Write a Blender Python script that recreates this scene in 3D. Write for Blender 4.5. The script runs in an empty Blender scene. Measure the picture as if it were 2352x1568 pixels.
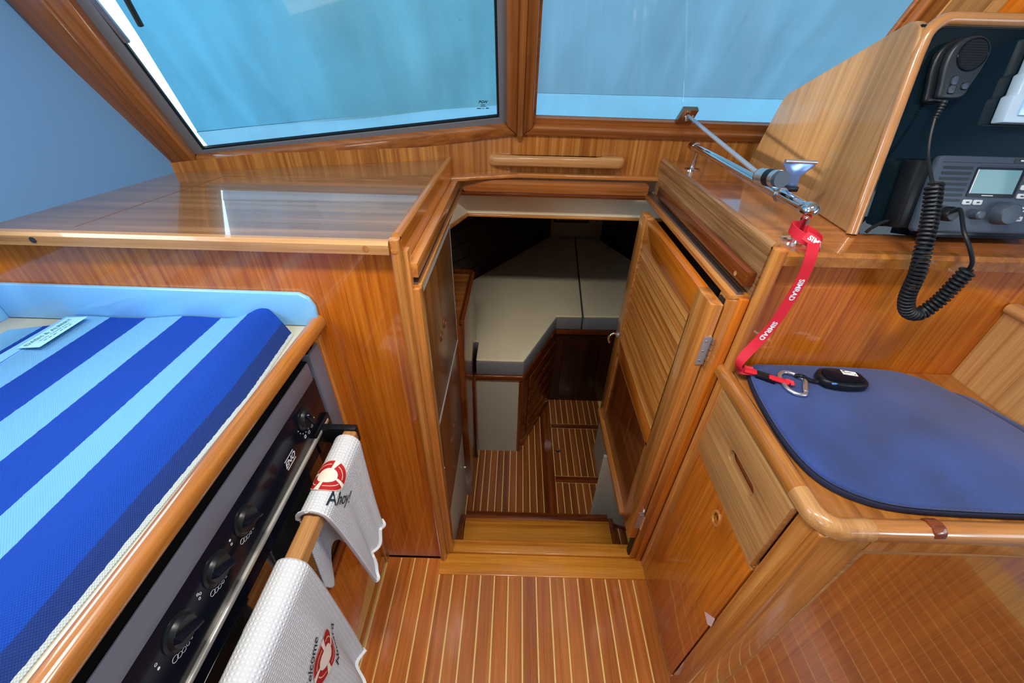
import bpy, bmesh, math, random
from mathutils import Vector, Matrix
random.seed(7)
scn = bpy.context.scene
COL = scn.collection

# ------------------------------------------------------------------ camera
cam_d = bpy.data.cameras.new('camera')
cam_d.sensor_fit = 'HORIZONTAL'; cam_d.sensor_width = 36.0
cam_d.lens = 926.18 * 36.0 / 2352.0
cam_d.clip_start = 0.01
cam = bpy.data.objects.new('camera', cam_d); COL.objects.link(cam)
cam.matrix_world = Matrix(((0.99960045, -0.02816497, 0.00238137, 0.0),
                           (0.01839602, 0.5842927, -0.81133447, 0.0),
                           (0.0214598, 0.81105411, 0.58457737, 1.4),
                           (0, 0, 0, 1)))
scn.camera = cam

# ------------------------------------------------------------------ sky, sun, exposure
world = bpy.data.worlds.new('daylight'); scn.world = world
world.use_nodes = True
wbg = world.node_tree.nodes['Background']
wbg.inputs['Color'].default_value = (0.70, 0.87, 1.0, 1)
wbg.inputs['Strength'].default_value = 5.0
sun_d = bpy.data.lights.new('sun', 'SUN')
sun_d.energy = 3.6; sun_d.angle = math.radians(2.5); sun_d.color = (1.0, 0.93, 0.82)
sun = bpy.data.objects.new('sun', sun_d); COL.objects.link(sun)
sun.rotation_euler = Vector((1.0, 0.40, -0.06)).to_track_quat('-Z', 'Y').to_euler()
scn.view_settings.view_transform = 'Standard'
scn.view_settings.look = 'None'
scn.view_settings.gamma = 1.0
scn.view_settings.use_curve_mapping = False
scn.view_settings.exposure = -0.2

def daylight(name, loc, nrm, sx, sy, radiance):
    """sky light entering through a real opening in the cabin"""
    l = bpy.data.lights.new(name, 'AREA'); l.shape = 'RECTANGLE'; l.size = sx; l.size_y = sy
    l.energy = radiance * math.pi * sx * sy; l.color = (0.74, 0.89, 1.0)
    o = bpy.data.objects.new(name, l); COL.objects.link(o)
    o.location = loc; o.rotation_euler = Vector(nrm).to_track_quat('-Z', 'Z').to_euler()
daylight('daylight_port_window', (-1.06, 0.465, 1.50), (1, -0.1, 0), 0.38, 0.46, 9.0)
daylight('daylight_port_window_aft', (-1.075, -1.05, 1.50), (1, 0, 0), 1.28, 0.46, 9.0)
daylight('daylight_starboard_window', (1.74, -0.85, 1.31), (-1, 0, 0), 1.68, 0.37, 11.0)

# ------------------------------------------------------------------ geometry helpers
W = {}
def srgb(r, g, b):
    f = lambda c: ((c / 255 + 0.055) / 1.055) ** 2.4 if c > 10.31 else c / 255 / 12.92
    return (f(r), f(g), f(b), 1.0)

def join(*gs):
    V, F = [], []
    for v, f in gs:
        o = len(V); V += [tuple(p) for p in v]; F += [tuple(i + o for i in q) for q in f]
    return V, F

def box(x0, x1, y0, y1, z0, z1):
    v = [(x0, y0, z0), (x1, y0, z0), (x1, y1, z0), (x0, y1, z0), (x0, y0, z1), (x1, y0, z1), (x1, y1, z1), (x0, y1, z1)]
    return v, [(0, 3, 2, 1), (4, 5, 6, 7), (0, 1, 5, 4), (1, 2, 6, 5), (2, 3, 7, 6), (3, 0, 4, 7)]

def hexa(b, t):
    return list(b) + list(t), [(3, 2, 1, 0), (4, 5, 6, 7), (0, 1, 5, 4), (1, 2, 6, 5), (2, 3, 7, 6), (3, 0, 4, 7)]

def prism(poly, plane, a0, a1):
    m = {'xy': lambda p, a: (p[0], p[1], a), 'yz': lambda p, a: (a, p[0], p[1]), 'xz': lambda p, a: (p[0], a, p[1])}[plane]
    n = len(poly)
    v = [m(p, a0) for p in poly] + [m(p, a1) for p in poly]
    f = [tuple(range(n)), tuple(range(2 * n - 1, n - 1, -1))]
    f += [(i, i + n, (i + 1) % n + n, (i + 1) % n) for i in range(n)]
    return v, f

def frames(path, up=None, closed=False):
    P = [Vector(p) for p in path]; n = len(P); out = []
    nrm = None
    for i in range(n):
        a = P[(i - 1) % n] if (closed or i > 0) else P[i]
        b = P[(i + 1) % n] if (closed or i < n - 1) else P[i]
        t = (b - a).normalized()
        if up is not None:
            u = Vector(up[i] if isinstance(up, list) else up)
            s = t.cross(u).normalized(); nn = s.cross(t).normalized()
        else:
            if nrm is None:
                r = Vector((0, 0, 1)) if abs(t.z) < 0.9 else Vector((1, 0, 0))
                nrm = (r - t * r.dot(t)).normalized()
            else:
                nrm = (nrm - t * nrm.dot(t)).normalized()
            nn = nrm; s = t.cross(nn).normalized()
        out.append((P[i], s, nn, t))
    return out

def sweep(prof, path, up=None, closed=False, scale=None, caps=True):
    fr = frames(path, up, closed); m = len(prof); V, F = [], []
    for i, (p, s, n, t) in enumerate(fr):
        k = 1.0 if scale is None else scale[i]
        for a, b in prof: V.append(tuple(p + s * a * k + n * b * k))
    N = len(fr)
    for i in range(N if closed else N - 1):
        j = (i + 1) % N
        for a in range(m):
            b = (a + 1) % m
            F.append((i * m + a, i * m + b, j * m + b, j * m + a))
    if not closed and caps:
        F.append(tuple(range(m - 1, -1, -1))); F.append(tuple((N - 1) * m + a for a in range(m)))
    return V, F

def circ(r, n=12, ry=None):
    ry = r if ry is None else ry
    return [(r * math.cos(2 * math.pi * i / n), ry * math.sin(2 * math.pi * i / n)) for i in range(n)]

def tube(path, r, n=12, closed=False, up=None, scale=None):
    return sweep(circ(r, n), path, up, closed, scale)

def lathe(prof, c, axis, n=24):
    a = Vector(axis).normalized(); r0 = Vector((0, 0, 1)) if abs(a.z) < 0.9 else Vector((1, 0, 0))
    s = a.cross(r0).normalized(); t = a.cross(s); c = Vector(c)
    V, F = [], []
    for r, h in prof:
        for i in range(n):
            th = 2 * math.pi * i / n
            V.append(tuple(c + a * h + (s * math.cos(th) + t * math.sin(th)) * max(r, 1e-5)))
    m = len(prof)
    for k in range(m - 1):
        for i in range(n):
            j = (i + 1) % n
            F.append((k * n + i, k * n + j, (k + 1) * n + j, (k + 1) * n + i))
    F.append(tuple(range(n - 1, -1, -1))); F.append(tuple((m - 1) * n + i for i in range(n)))
    return V, F

def cyl(c0, c1, r, n=20):
    c0, c1 = Vector(c0), Vector(c1)
    return lathe([(r, 0), (r, (c1 - c0).length)], c0, c1 - c0, n)

def ring(c, axis, R, r, n=24, m=8):
    a = Vector(axis).normalized(); r0 = Vector((0, 0, 1)) if abs(a.z) < 0.9 else Vector((1, 0, 0))
    s = a.cross(r0).normalized(); t = a.cross(s); c = Vector(c)
    return tube([c + (s * math.cos(2 * math.pi * i / n) + t * math.sin(2 * math.pi * i / n)) * R for i in range(n)], r, m, closed=True, up=tuple(a))

def grid(fn, nu, nv):
    V = [tuple(fn(i / nu, j / nv)) for j in range(nv + 1) for i in range(nu + 1)]
    F = [(j * (nu + 1) + i, j * (nu + 1) + i + 1, (j + 1) * (nu + 1) + i + 1, (j + 1) * (nu + 1) + i) for j in range(nv) for i in range(nu)]
    return V, F

def rrect(x0, x1, y0, y1, r, n=5):
    out = []
    for cx, cy, a0 in ((x1 - r, y1 - r, 0), (x0 + r, y1 - r, 90), (x0 + r, y0 + r, 180), (x1 - r, y0 + r, 270)):
        for i in range(n + 1):
            a = math.radians(a0 + 90 * i / n); out.append((cx + r * math.cos(a), cy + r * math.sin(a)))
    return out

def bez(pts, n=10):
    """Catmull-Rom through the points."""
    P = [Vector(p) for p in pts]; P = [2 * P[0] - P[1]] + P + [2 * P[-1] - P[-2]]; out = []
    for i in range(1, len(P) - 2):
        a, b, c, d = P[i - 1:i + 3]
        for k in range(n):
            t = k / n
            out.append(0.5 * (2 * b + (c - a) * t + (2 * a - 5 * b + 4 * c - d) * t * t + (3 * b - a - 3 * c + d) * t ** 3))
    out.append(P[-2]); return out

def empty(name, label, cat, loc=(0, 0, 0), group=None, kind=None):
    o = bpy.data.objects.new(name, None); COL.objects.link(o); o.location = loc; o.empty_display_size = 0.02
    W[o] = Vector(loc)
    tag(o, label, cat, group, kind)
    return o

def tag(o, label=None, cat=None, group=None, kind=None):
    if label: o['label'] = label
    if cat: o['category'] = cat
    if group: o['group'] = group
    if kind: o['kind'] = kind
    return o

def obj(name, geo, mat, parent=None, bevel=0.0, seg=2, smooth=40, loc=None, label=None, uv=None, recalc=True):
    V, F = geo
    if parent is not None: base = W[parent]
    elif loc is not None: base = Vector(loc)
    else:
        xs = [v[0] for v in V]; ys = [v[1] for v in V]; zs = [v[2] for v in V]
        base = Vector(((min(xs) + max(xs)) / 2, (min(ys) + max(ys)) / 2, min(zs)))
    me = bpy.data.meshes.new(name)
    bm = bmesh.new()
    vs = [bm.verts.new(Vector(v) - base) for v in V]
    luv = bm.loops.layers.uv.new('UVMap') if uv else None
    for f in F:
        try: fc = bm.faces.new([vs[i] for i in f])
        except ValueError: continue
        if uv:
            for lp, i in zip(fc.loops, f): lp[luv].uv = uv[i]
    if recalc: bmesh.ops.recalc_face_normals(bm, faces=bm.faces)
    if bevel > 0:
        es = [e for e in bm.edges if len(e.link_faces) == 2 and e.calc_face_angle(0) > math.radians(30)]
        bmesh.ops.bevel(bm, geom=es, offset=bevel, segments=seg, profile=0.5, affect='EDGES', clamp_overlap=True)
    bm.to_mesh(me); bm.free()
    if smooth:
        for p in me.polygons: p.use_smooth = True
        me.set_sharp_from_angle(angle=math.radians(smooth))
    for m in (mat if isinstance(mat, (list, tuple)) else [mat]): me.materials.append(m)
    o = bpy.data.objects.new(name, me); COL.objects.link(o)
    if parent is not None: o.parent = parent
    else: o.location = base
    W[o] = base
    if label: o['label'] = label
    return o

def struct(name, geo, mat, label, cat, **k):
    o = obj(name, geo, mat, **k); tag(o, label, cat, kind='structure'); return o

def thing(name, geo, mat, label, cat, group=None, **k):
    o = obj(name, geo, mat, **k); tag(o, label, cat, group); return o

def dup(o, delta, parent):
    c = o.copy(); COL.objects.link(c); c.parent = parent; c.location = o.location + Vector(delta)
    W[c] = W[o] + Vector(delta)
    return c

def text_geo(s, size, font_shear=0.0, fn=None, bold=0.0, align='CENTER', spacing=1.0):
    """Flat lettering as mesh; fn maps (x, y) of the lettering to a point."""
    cu = bpy.data.curves.new('t', 'FONT'); cu.body = s; cu.size = size; cu.shear = font_shear
    cu.align_x = align; cu.align_y = 'CENTER'; cu.offset = bold; cu.resolution_u = 3; cu.space_character = spacing
    o = bpy.data.objects.new('t', cu); COL.objects.link(o)
    dg = bpy.context.evaluated_depsgraph_get()
    me = o.evaluated_get(dg).to_mesh()
    V = [fn(v.co.x, v.co.y) for v in me.vertices]; F = [tuple(p.vertices) for p in me.polygons]
    o.evaluated_get(dg).to_mesh_clear()
    bpy.data.objects.remove(o); bpy.data.curves.remove(cu)
    return V, F

# ------------------------------------------------------------------ materials
def nodes(name):
    m = bpy.data.materials.new(name); m.use_nodes = True
    nt = m.node_tree; b = nt.nodes['Principled BSDF']
    return m, nt, b
def mk(nt, t, **kw):
    n = nt.nodes.new(t)
    for k, v in kw.items(): setattr(n, k, v)
    return n
def plain(name, col, rough=0.5, metal=0.0, coat=0.0, spec=0.5, noise=0.0, nscale=20, bump=0.0, bscale=300, sheen=0.0, coat_rough=0.05):
    m, nt, b = nodes(name)
    b.inputs['Base Color'].default_value = col; b.inputs['Roughness'].default_value = rough
    b.inputs['Metallic'].default_value = metal; b.inputs['Coat Weight'].default_value = coat
    b.inputs['Coat Roughness'].default_value = coat_rough
    b.inputs['Specular IOR Level'].default_value = spec; b.inputs['Sheen Weight'].default_value = sheen
    if noise or bump:
        tc = mk(nt, 'ShaderNodeTexCoord')
    if noise:
        nz = mk(nt, 'ShaderNodeTexNoise'); nz.inputs['Scale'].default_value = nscale; nz.inputs['Detail'].default_value = 5
        nt.links.new(tc.outputs['Object'], nz.inputs['Vector'])
        mr = mk(nt, 'ShaderNodeMapRange'); mr.inputs['From Min'].default_value = 0.3; mr.inputs['From Max'].default_value = 0.7
        mr.inputs['To Min'].default_value = 1 - noise; mr.inputs['To Max'].default_value = 1 + noise
        nt.links.new(nz.outputs['Fac'], mr.inputs['Value'])
        mx = mk(nt, 'ShaderNodeVectorMath', operation='SCALE'); mx.inputs[0].default_value = col[:3]
        nt.links.new(mr.outputs['Result'], mx.inputs['Scale']); nt.links.new(mx.outputs['Vector'], b.inputs['Base Color'])
    if bump:
        n2 = mk(nt, 'ShaderNodeTexNoise'); n2.inputs['Scale'].default_value = bscale; n2.inputs['Detail'].default_value = 4
        nt.links.new(tc.outputs['Object'], n2.inputs['Vector'])
        bp = mk(nt, 'ShaderNodeBump'); bp.inputs['Strength'].default_value = bump; bp.inputs['Distance'].default_value = 0.001
        nt.links.new(n2.outputs['Fac'], bp.inputs['Height']); nt.links.new(bp.outputs['Normal'], b.inputs['Normal'])
    return m

def wood(name, dark, mid, light, axis='z', across=38, along=1.3, rough=0.28, coat=0.8, coat_rough=0.05, contrast=1.0, pore=0.25, var=0.12, wobble=0.5, tilt=0.0):
    m, nt, b = nodes(name); L = nt.links.new
    tc = mk(nt, 'ShaderNodeTexCoord'); oi = mk(nt, 'ShaderNodeObjectInfo')
    rnd = mk(nt, 'ShaderNodeVectorMath', operation='SCALE'); rnd.inputs[0].default_value = (3.7, 5.1, 4.3)
    L(oi.outputs['Random'], rnd.inputs['Scale'])
    ad = mk(nt, 'ShaderNodeVectorMath', operation='ADD'); L(tc.outputs['Object'], ad.inputs[0]); L(rnd.outputs['Vector'], ad.inputs[1])
    if tilt:
        vr = mk(nt, 'ShaderNodeVectorRotate', rotation_type='X_AXIS'); vr.inputs['Angle'].default_value = math.radians(tilt); L(ad.outputs['Vector'], vr.inputs['Vector']); ad = vr
    def stretched(ac, al):
        mp = mk(nt, 'ShaderNodeMapping')
        mp.inputs['Scale'].default_value = tuple(al if a == axis else ac for a in 'xyz')
        L(ad.outputs['Vector'], mp.inputs['Vector']); return mp
    n1 = mk(nt, 'ShaderNodeTexNoise'); n1.inputs['Scale'].default_value = 1; n1.inputs['Detail'].default_value = 4
    n1.inputs['Roughness'].default_value = 0.6; n1.inputs['Distortion'].default_value = wobble
    L(stretched(across, along).outputs['Vector'], n1.inputs['Vector'])
    rp = mk(nt, 'ShaderNodeValToRGB'); e = rp.color_ramp.elements
    e[0].position = 0.5 - 0.2 / contrast; e[0].color = dark
    e[1].position = 0.5 + 0.2 / contrast; e[1].color = light
    k = e.new(0.5); k.color = mid
    L(n1.outputs['Fac'], rp.inputs['Fac'])
    n2 = mk(nt, 'ShaderNodeTexNoise'); n2.inputs['Scale'].default_value = 1; n2.inputs['Detail'].default_value = 2
    L(stretched(across * 9, along * 8).outputs['Vector'], n2.inputs['Vector'])
    mr = mk(nt, 'ShaderNodeMapRange'); mr.inputs['From Min'].default_value = 0.25; mr.inputs['From Max'].default_value = 0.55
    mr.inputs['To Min'].default_value = 1 - pore; mr.inputs['To Max'].default_value = 1.0
    L(n2.outputs['Fac'], mr.inputs['Value'])
    n3 = mk(nt, 'ShaderNodeTexNoise'); n3.inputs['Scale'].default_value = 1.0; n3.inputs['Detail'].default_value = 2
    L(stretched(across * 0.12, along * 1.5).outputs['Vector'], n3.inputs['Vector'])
    mr3 = mk(nt, 'ShaderNodeMapRange'); mr3.inputs['From Min'].default_value = 0.3; mr3.inputs['From Max'].default_value = 0.7
    mr3.inputs['To Min'].default_value = 1 - var; mr3.inputs['To Max'].default_value = 1 + var
    L(n3.outputs['Fac'], mr3.inputs['Value'])
    mrr = mk(nt, 'ShaderNodeMapRange'); mrr.inputs['To Min'].default_value = 1 - var; mrr.inputs['To Max'].default_value = 1 + var
    L(oi.outputs['Random'], mrr.inputs['Value'])
    mm = mk(nt, 'ShaderNodeMath', operation='MULTIPLY'); L(mr.outputs['Result'], mm.inputs[0]); L(mr3.outputs['Result'], mm.inputs[1])
    m2 = mk(nt, 'ShaderNodeMath', operation='MULTIPLY'); L(mm.outputs[0], m2.inputs[0]); L(mrr.outputs['Result'], m2.inputs[1])
    sc = mk(nt, 'ShaderNodeVectorMath', operation='SCALE'); L(rp.outputs['Color'], sc.inputs[0]); L(m2.outputs[0], sc.inputs['Scale'])
    L(sc.outputs['Vector'], b.inputs['Base Color'])
    bp = mk(nt, 'ShaderNodeBump'); bp.inputs['Strength'].default_value = 0.06; bp.inputs['Distance'].default_value = 0.0006
    L(n2.outputs['Fac'], bp.inputs['Height']); L(bp.outputs['Normal'], b.inputs['Normal'])
    b.inputs['Roughness'].default_value = rough; b.inputs['Coat Weight'].default_value = coat
    b.inputs['Coat Roughness'].default_value = coat_rough; b.inputs['Specular IOR Level'].default_value = 0.35
    return m

S = srgb
PLY = dict(dark=S(168, 82, 14), mid=S(200, 108, 24), light=S(216, 128, 38))          # varnished teak veneer
SOL = dict(dark=S(156, 88, 34), mid=S(190, 120, 54), light=S(210, 146, 78))        # solid teak mouldings
PAL = dict(dark=S(164, 112, 64), mid=S(188, 136, 82), light=S(204, 156, 100))      # pale teak
DRK = dict(dark=S(70, 28, 8), mid=S(112, 52, 18), light=S(140, 72, 28))           # dark varnished teak
ply_z = wood('teak_veneer_upright', axis='z', across=110, along=2.0, **PLY, pore=0.28, var=0.06)
ply_x = wood('teak_veneer_level', axis='x', across=110, along=2.0, **PLY, pore=0.28, var=0.06)
ply_y = wood('teak_veneer_fore_aft', axis='y', across=110, along=2.0, **PLY, pore=0.28, var=0.06)
sol_x = wood('teak_solid_x', axis='x', across=70, **SOL, var=0.08)
sol_y = wood('teak_solid_y', axis='y', across=70, **SOL, var=0.08)
sol_z = wood('teak_solid_z', axis='z', across=70, **SOL, var=0.08)
sol_w = wood('teak_solid_raked', axis='z', across=70, **SOL, var=0.08, tilt=-30, wobble=0.2)
pal_w = wood('pale_teak_raked', axis='z', across=70, **PAL, var=0.08, tilt=-30, wobble=0.2)
ply_w = wood('teak_veneer_raked', axis='z', across=70, **PLY, var=0.08, tilt=-30, wobble=0.2)
pal_x = wood('pale_teak_x', axis='x', across=90, **PAL, var=0.08, rough=0.35, coat=0.5)
pal_y = wood('pale_teak_y', axis='y', across=90, **PAL, var=0.08, rough=0.35, coat=0.5)
pal_z = wood('pale_teak_z', axis='z', across=90, **PAL, var=0.08, rough=0.35, coat=0.5)
drk_x = wood('dark_teak_x', axis='x', across=45, **DRK)
drk_y = wood('dark_teak_y', axis='y', across=45, **DRK)
drk_z = wood('dark_teak_z', axis='z', across=45, **DRK)
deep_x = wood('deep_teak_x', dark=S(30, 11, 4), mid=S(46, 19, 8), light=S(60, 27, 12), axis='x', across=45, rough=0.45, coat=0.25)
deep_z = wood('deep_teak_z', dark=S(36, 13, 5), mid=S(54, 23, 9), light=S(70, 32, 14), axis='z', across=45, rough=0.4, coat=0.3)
post_w = wood('shaded_teak_raked', dark=S(104, 62, 36), mid=S(136, 84, 50), light=S(158, 104, 66), axis='z', across=60, var=0.08, tilt=-30, wobble=0.2)  # corner post's shade is put into a darker teak colour
frame_w = wood('shaded_frame_teak_raked', dark=S(112, 62, 26), mid=S(144, 86, 40), light=S(166, 106, 56), axis='z', across=60, var=0.08, tilt=-30, wobble=0.2)  # same teak darkened, with the window frames' shade in the colour
frame_x = wood('frame_teak_level', dark=S(120, 66, 28), mid=S(152, 90, 42), light=S(174, 110, 58), axis='x', across=60, var=0.08)  # window sills' shade put into this brown; header board shares it
console_w = wood('console_veneer', dark=S(150, 108, 64), mid=S(170, 128, 82), light=S(184, 144, 96), axis='z', across=60, var=0.08, rough=0.35, coat=0.5, pore=0.15)
shelf_w = wood('shelf_veneer', dark=S(124, 84, 52), mid=S(150, 104, 68), light=S(170, 124, 84), axis='x', across=40, rough=0.22, coat=1.0, coat_rough=0.03, pore=0.12)
shelf_r = wood('shelf_veneer_starboard', dark=S(140, 78, 34), mid=S(170, 100, 48), light=S(188, 120, 64), axis='x', across=40, rough=0.22, coat=1.0, coat_rough=0.04, pore=0.12)
wall_ply = wood('striped_teak_veneer', dark=S(138, 80, 30), mid=S(168, 104, 44), light=S(192, 132, 66), axis='z', across=75, contrast=1.25, pore=0.25, along=0.8, wobble=0.15)
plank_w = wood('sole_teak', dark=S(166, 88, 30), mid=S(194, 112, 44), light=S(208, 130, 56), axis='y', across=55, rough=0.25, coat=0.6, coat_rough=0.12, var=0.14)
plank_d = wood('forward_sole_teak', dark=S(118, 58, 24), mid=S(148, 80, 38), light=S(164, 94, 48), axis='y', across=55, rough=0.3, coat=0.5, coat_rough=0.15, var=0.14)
holly = plain('holly', S(246, 214, 130), 0.3, coat=0.5)
step_w = wood('step_teak', dark=S(176, 100, 26), mid=S(212, 138, 46), light=S(224, 156, 64), axis='x', across=55, rough=0.3, coat=0.5, coat_rough=0.1)
rail_w = wood('rail_teak', dark=S(136, 80, 30), mid=S(166, 104, 44), light=S(184, 124, 58), axis='y', across=40, coat=1.0, coat_rough=0.04)
white_wall = plain('white_vinyl_blue_cast', S(104, 150, 196), 0.45, bump=0.05, bscale=500)  # white vinyl with the blue daylight put into its colour
ceil_m = plain('headliner', S(225, 225, 220), 0.7)
cream = plain('cream_paint', S(236, 228, 200), 0.35, coat=0.3)
grey_white = plain('grey_white_laminate', S(186, 184, 170), 0.4)
blue_cast_gelcoat = plain('blue_cast_gelcoat', S(130, 198, 250), 0.2, coat=0.6)  # blue window light is put into the gelcoat's colour
counter_m = plain('cream_laminate', S(186, 180, 158), 0.35, coat=0.3)
black_gl = plain('black_gloss', (0.005, 0.006, 0.013, 1), 0.16, spec=0.14)
black_pl = plain('black_plastic', (0.006, 0.008, 0.011, 1), 0.35, spec=0.35)
rubber = plain('black_rubber', (0.007, 0.010, 0.014, 1), 0.45, spec=0.35)
void = plain('dark_cavity', (0.008, 0.008, 0.010, 1), 0.9, spec=0.1)
steel = plain('brushed_steel', (0.50, 0.53, 0.60, 1), 0.40, metal=0.75, bump=0.03)
steel_p = plain('satin_steel_trim', S(112, 116, 132), 0.42, metal=0.2)
steel_d = plain('dull_steel', (0.36, 0.36, 0.39, 1), 0.38, metal=1.0)
chrome = plain('chrome', (0.78, 0.80, 0.82, 1), 0.06, metal=1.0)
bronze = plain('bronze_cap', (0.42, 0.24, 0.14, 1), 0.25, metal=1.0)
alu = plain('satin_aluminium', (0.66, 0.70, 0.74, 1), 0.28, metal=0.9)
white_pl = plain('white_plastic', S(232, 236, 240), 0.35)
grey_pl = plain('grey_plastic', S(58, 70, 86), 0.42)
grey_dk = plain('dark_grey_plastic', S(26, 33, 42), 0.42)
ink = plain('dark_ink', S(28, 34, 44), 0.7)
white_ink = plain('white_ink', S(228, 230, 236), 0.6)
red_st = plain('red_webbing', S(214, 30, 52), 0.6, bump=0.2, bscale=900)

# =================================================================== SETTING
# ---- saloon sole: pale holly base showing as lines between teak planks
floor = struct('floor', box(-1.1, 1.72, -2.25, 0.675, -0.03, -0.0012), holly, 'teak and holly striped sole of the saloon', 'floor', loc=(0, 0, 0))
SP = 0.0453; X0 = 0.2786
def plank(x0, x1, y0, y1, z0, z1, mat, parent):
    return obj('plank', box(x0, x1, y0, y1, z0, z1), mat, parent)
protos = {}
def planks(parent, ks, y0, y1, z1, mat, sp, x0, gap, name='plank'):
    for k in ks:
        xa = x0 + k * sp + gap / 2; key = (y0, y1, sp, mat.name)
        if key not in protos:
            me = obj(name, box(xa, xa + sp - gap, y0, y1, z1 - 0.012, z1), mat, parent, smooth=0)
            # re-centre so that the copies can share the mesh
            for v in me.data.vertices: v.co.x -= xa
            me.location.x = xa; protos[key] = me
        else:
            c = protos[key].copy(); COL.objects.link(c); c.parent = parent; c.location.x = xa
planks(floor, range(-15, -11), -1.6, 0.675, 0.0, plank_w, SP, X0, 0.0042)
planks(floor, range(-11, 4), -1.6, 0.624, 0.0, plank_w, SP, X0, 0.0042)
planks(floor, range(4, 29), -1.6, 0.318, 0.0, plank_w, SP, X0, 0.0042)
struct('trim_1', box(-0.224, 0.47, 0.6245, 0.693, -0.02, 0.003), step_w, 'pale teak board across the floor at the cabin doorway', 'floor trim', bevel=0.002)
struct('trim_2', box(-0.205, 0.45, 0.6935, 0.738, -0.06, 0.010), step_w, 'narrow teak threshold strip under the open cabin door', 'threshold', bevel=0.004, seg=3)

# ---- forward cabin sole
ZF = -0.30
ff = struct('floor_forward_cabin', box(-1.0, 1.72, 0.70, 3.2, ZF - 0.03, ZF - 0.001), holly, 'dark teak and holly striped sole of the forward cabin', 'floor', loc=(0, 0, ZF))
FS = 0.0325
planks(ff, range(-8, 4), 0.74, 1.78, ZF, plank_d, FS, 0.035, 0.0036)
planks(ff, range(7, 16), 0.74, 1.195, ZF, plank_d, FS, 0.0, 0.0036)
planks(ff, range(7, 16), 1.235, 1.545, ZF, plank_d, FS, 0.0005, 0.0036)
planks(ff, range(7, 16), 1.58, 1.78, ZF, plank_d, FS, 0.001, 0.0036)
obj('border_board', box(0.166, 0.226, 0.74, 1.78, ZF - 0.012, ZF), drk_y, ff)
obj('border_board', box(0.227, 0.52, 1.197, 1.233, ZF - 0.012, ZF), drk_x, ff)
obj('border_board', box(0.227, 0.52, 1.547, 1.578, ZF - 0.012, ZF), drk_x, ff)
rp = obj('ring_pull', lathe([(0.013, 0), (0.013, 0.002), (0.006, 0.003)], (0.254, 1.389, ZF), (0, 0, 1), 20), chrome, ff)
obj('pull_ring', ring((0.254, 1.389, ZF + 0.0045), (0, 0, 1), 0.009, 0.0016, 20, 6), chrome, rp)

# ---- port side wall (white), with two window openings aft of the picture
def wall_quad(p, q, z0, z1, th=0.02):
    p, q = Vector((p[0], p[1], 0)), Vector((q[0], q[1], 0)); d = (q - p).normalized(); n = Vector((d.y, -d.x, 0)) * th
    a, b = p, q
    return hexa([(a.x, a.y, z0), (b.x, b.y, z0), (b.x - n.x, b.y - n.y, z0), (a.x - n.x, a.y - n.y, z0)],
                [(a.x, a.y, z1), (b.x, b.y, z1), (b.x - n.x, b.y - n.y, z1), (a.x - n.x, a.y - n.y, z1)])
def lp(y):   # port wall line in plan
    pts = [(1.16, -0.879), (0.66, -0.954), (0.0, -1.03), (-2.25, -1.03)]
    for (ya, xa), (yb, xb) in zip(pts, pts[1:]):
        if yb <= y <= ya: return (xa + (xb - xa) * (y - ya) / (yb - ya), y)
def lw(y0, y1, z0, z1): return wall_quad(lp(y0), lp(y1), z0, z1)
ZC = 1.90
def slant_wall():
    q = [(0.66, 1.10), (1.16, 1.10), (1.135, 1.16), (0.73, ZC), (0.66, ZC)]
    n = len(q); V = [(*lp(y), z) for y, z in q] + [(lp(y)[0] - 0.02, y, z) for y, z in q]
    return V, [tuple(range(n)), tuple(range(2 * n - 1, n - 1, -1))] + [(i, i + n, (i + 1) % n + n, (i + 1) % n) for i in range(n)]
struct('wall_left', join(slant_wall(), lw(0.27, 0.66, 1.1, 1.26), lw(0.27, 0.66, 1.74, ZC), lw(0.0, 0.27, 1.1, ZC),
                         lw(-0.4, 0.0, 0.0, ZC), lw(-1.7, -0.4, 0.0, 1.26), lw(-1.7, -0.4, 1.74, ZC), lw(-2.25, -1.7, 0, ZC),
                         box(-1.06, -1.04, 0.0, 0.69, 0.0, 1.12)), white_wall, 'smooth white side wall with painted blue daylight tint beside the port windscreen', 'wall', loc=(-1, 0.5, 0))
struct('wall_right', join(box(1.70, 1.72, -2.25, -1.7, 0, ZC), box(1.70, 1.72, 0.0, 1.5, 0, ZC), box(1.70, 1.72, -1.7, 0.0, 0, 1.12), box(1.70, 1.72, -1.7, 0.0, 1.50, ZC)),
       white_wall, 'starboard side wall of the saloon', 'wall', loc=(1.7, 0, 0))
struct('wall_back', box(-1.05, 1.72, -2.25, -2.22, 0, ZC), ply_z, 'unseen teak aft bulkhead of the saloon, closed to block light', 'wall', loc=(0, -2.2, 0))  # unseen; built without an opening to keep aft light off the berth
struct('ceiling', box(-1.06, 1.72, -2.25, 1.08, ZC, ZC + 0.03), ceil_m, 'white headliner of the saloon', 'ceiling', loc=(0, 0, ZC))
# ---- two strip lamps on the headliner, above the camera
def ceiling_lamp(x, y, label, power):
    lm = empty('ceiling_lamp', label, 'lamp', (x, y, ZC - 0.022), group='strip lamps on the saloon ceiling')
    obj('housing', box(x - 0.17, x + 0.17, y - 0.065, y + 0.065, ZC - 0.022, ZC - 0.001), white_pl, lm, bevel=0.004)
    l = bpy.data.lights.new('lamp_light', 'AREA'); l.shape = 'RECTANGLE'; l.size = 0.30; l.size_y = 0.10; l.energy = power; l.color = (1.0, 0.93, 0.82)
    o = bpy.data.objects.new('lamp_light', l); COL.objects.link(o); o.parent = lm; o.location = (0, 0, -0.003)
ceiling_lamp(-0.20, 0.29, 'white strip lamp on the ceiling above the galley', 11.5)
ceiling_lamp(0.45, 0.29, 'white strip lamp on the ceiling above the seat locker', 8.0)

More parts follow.
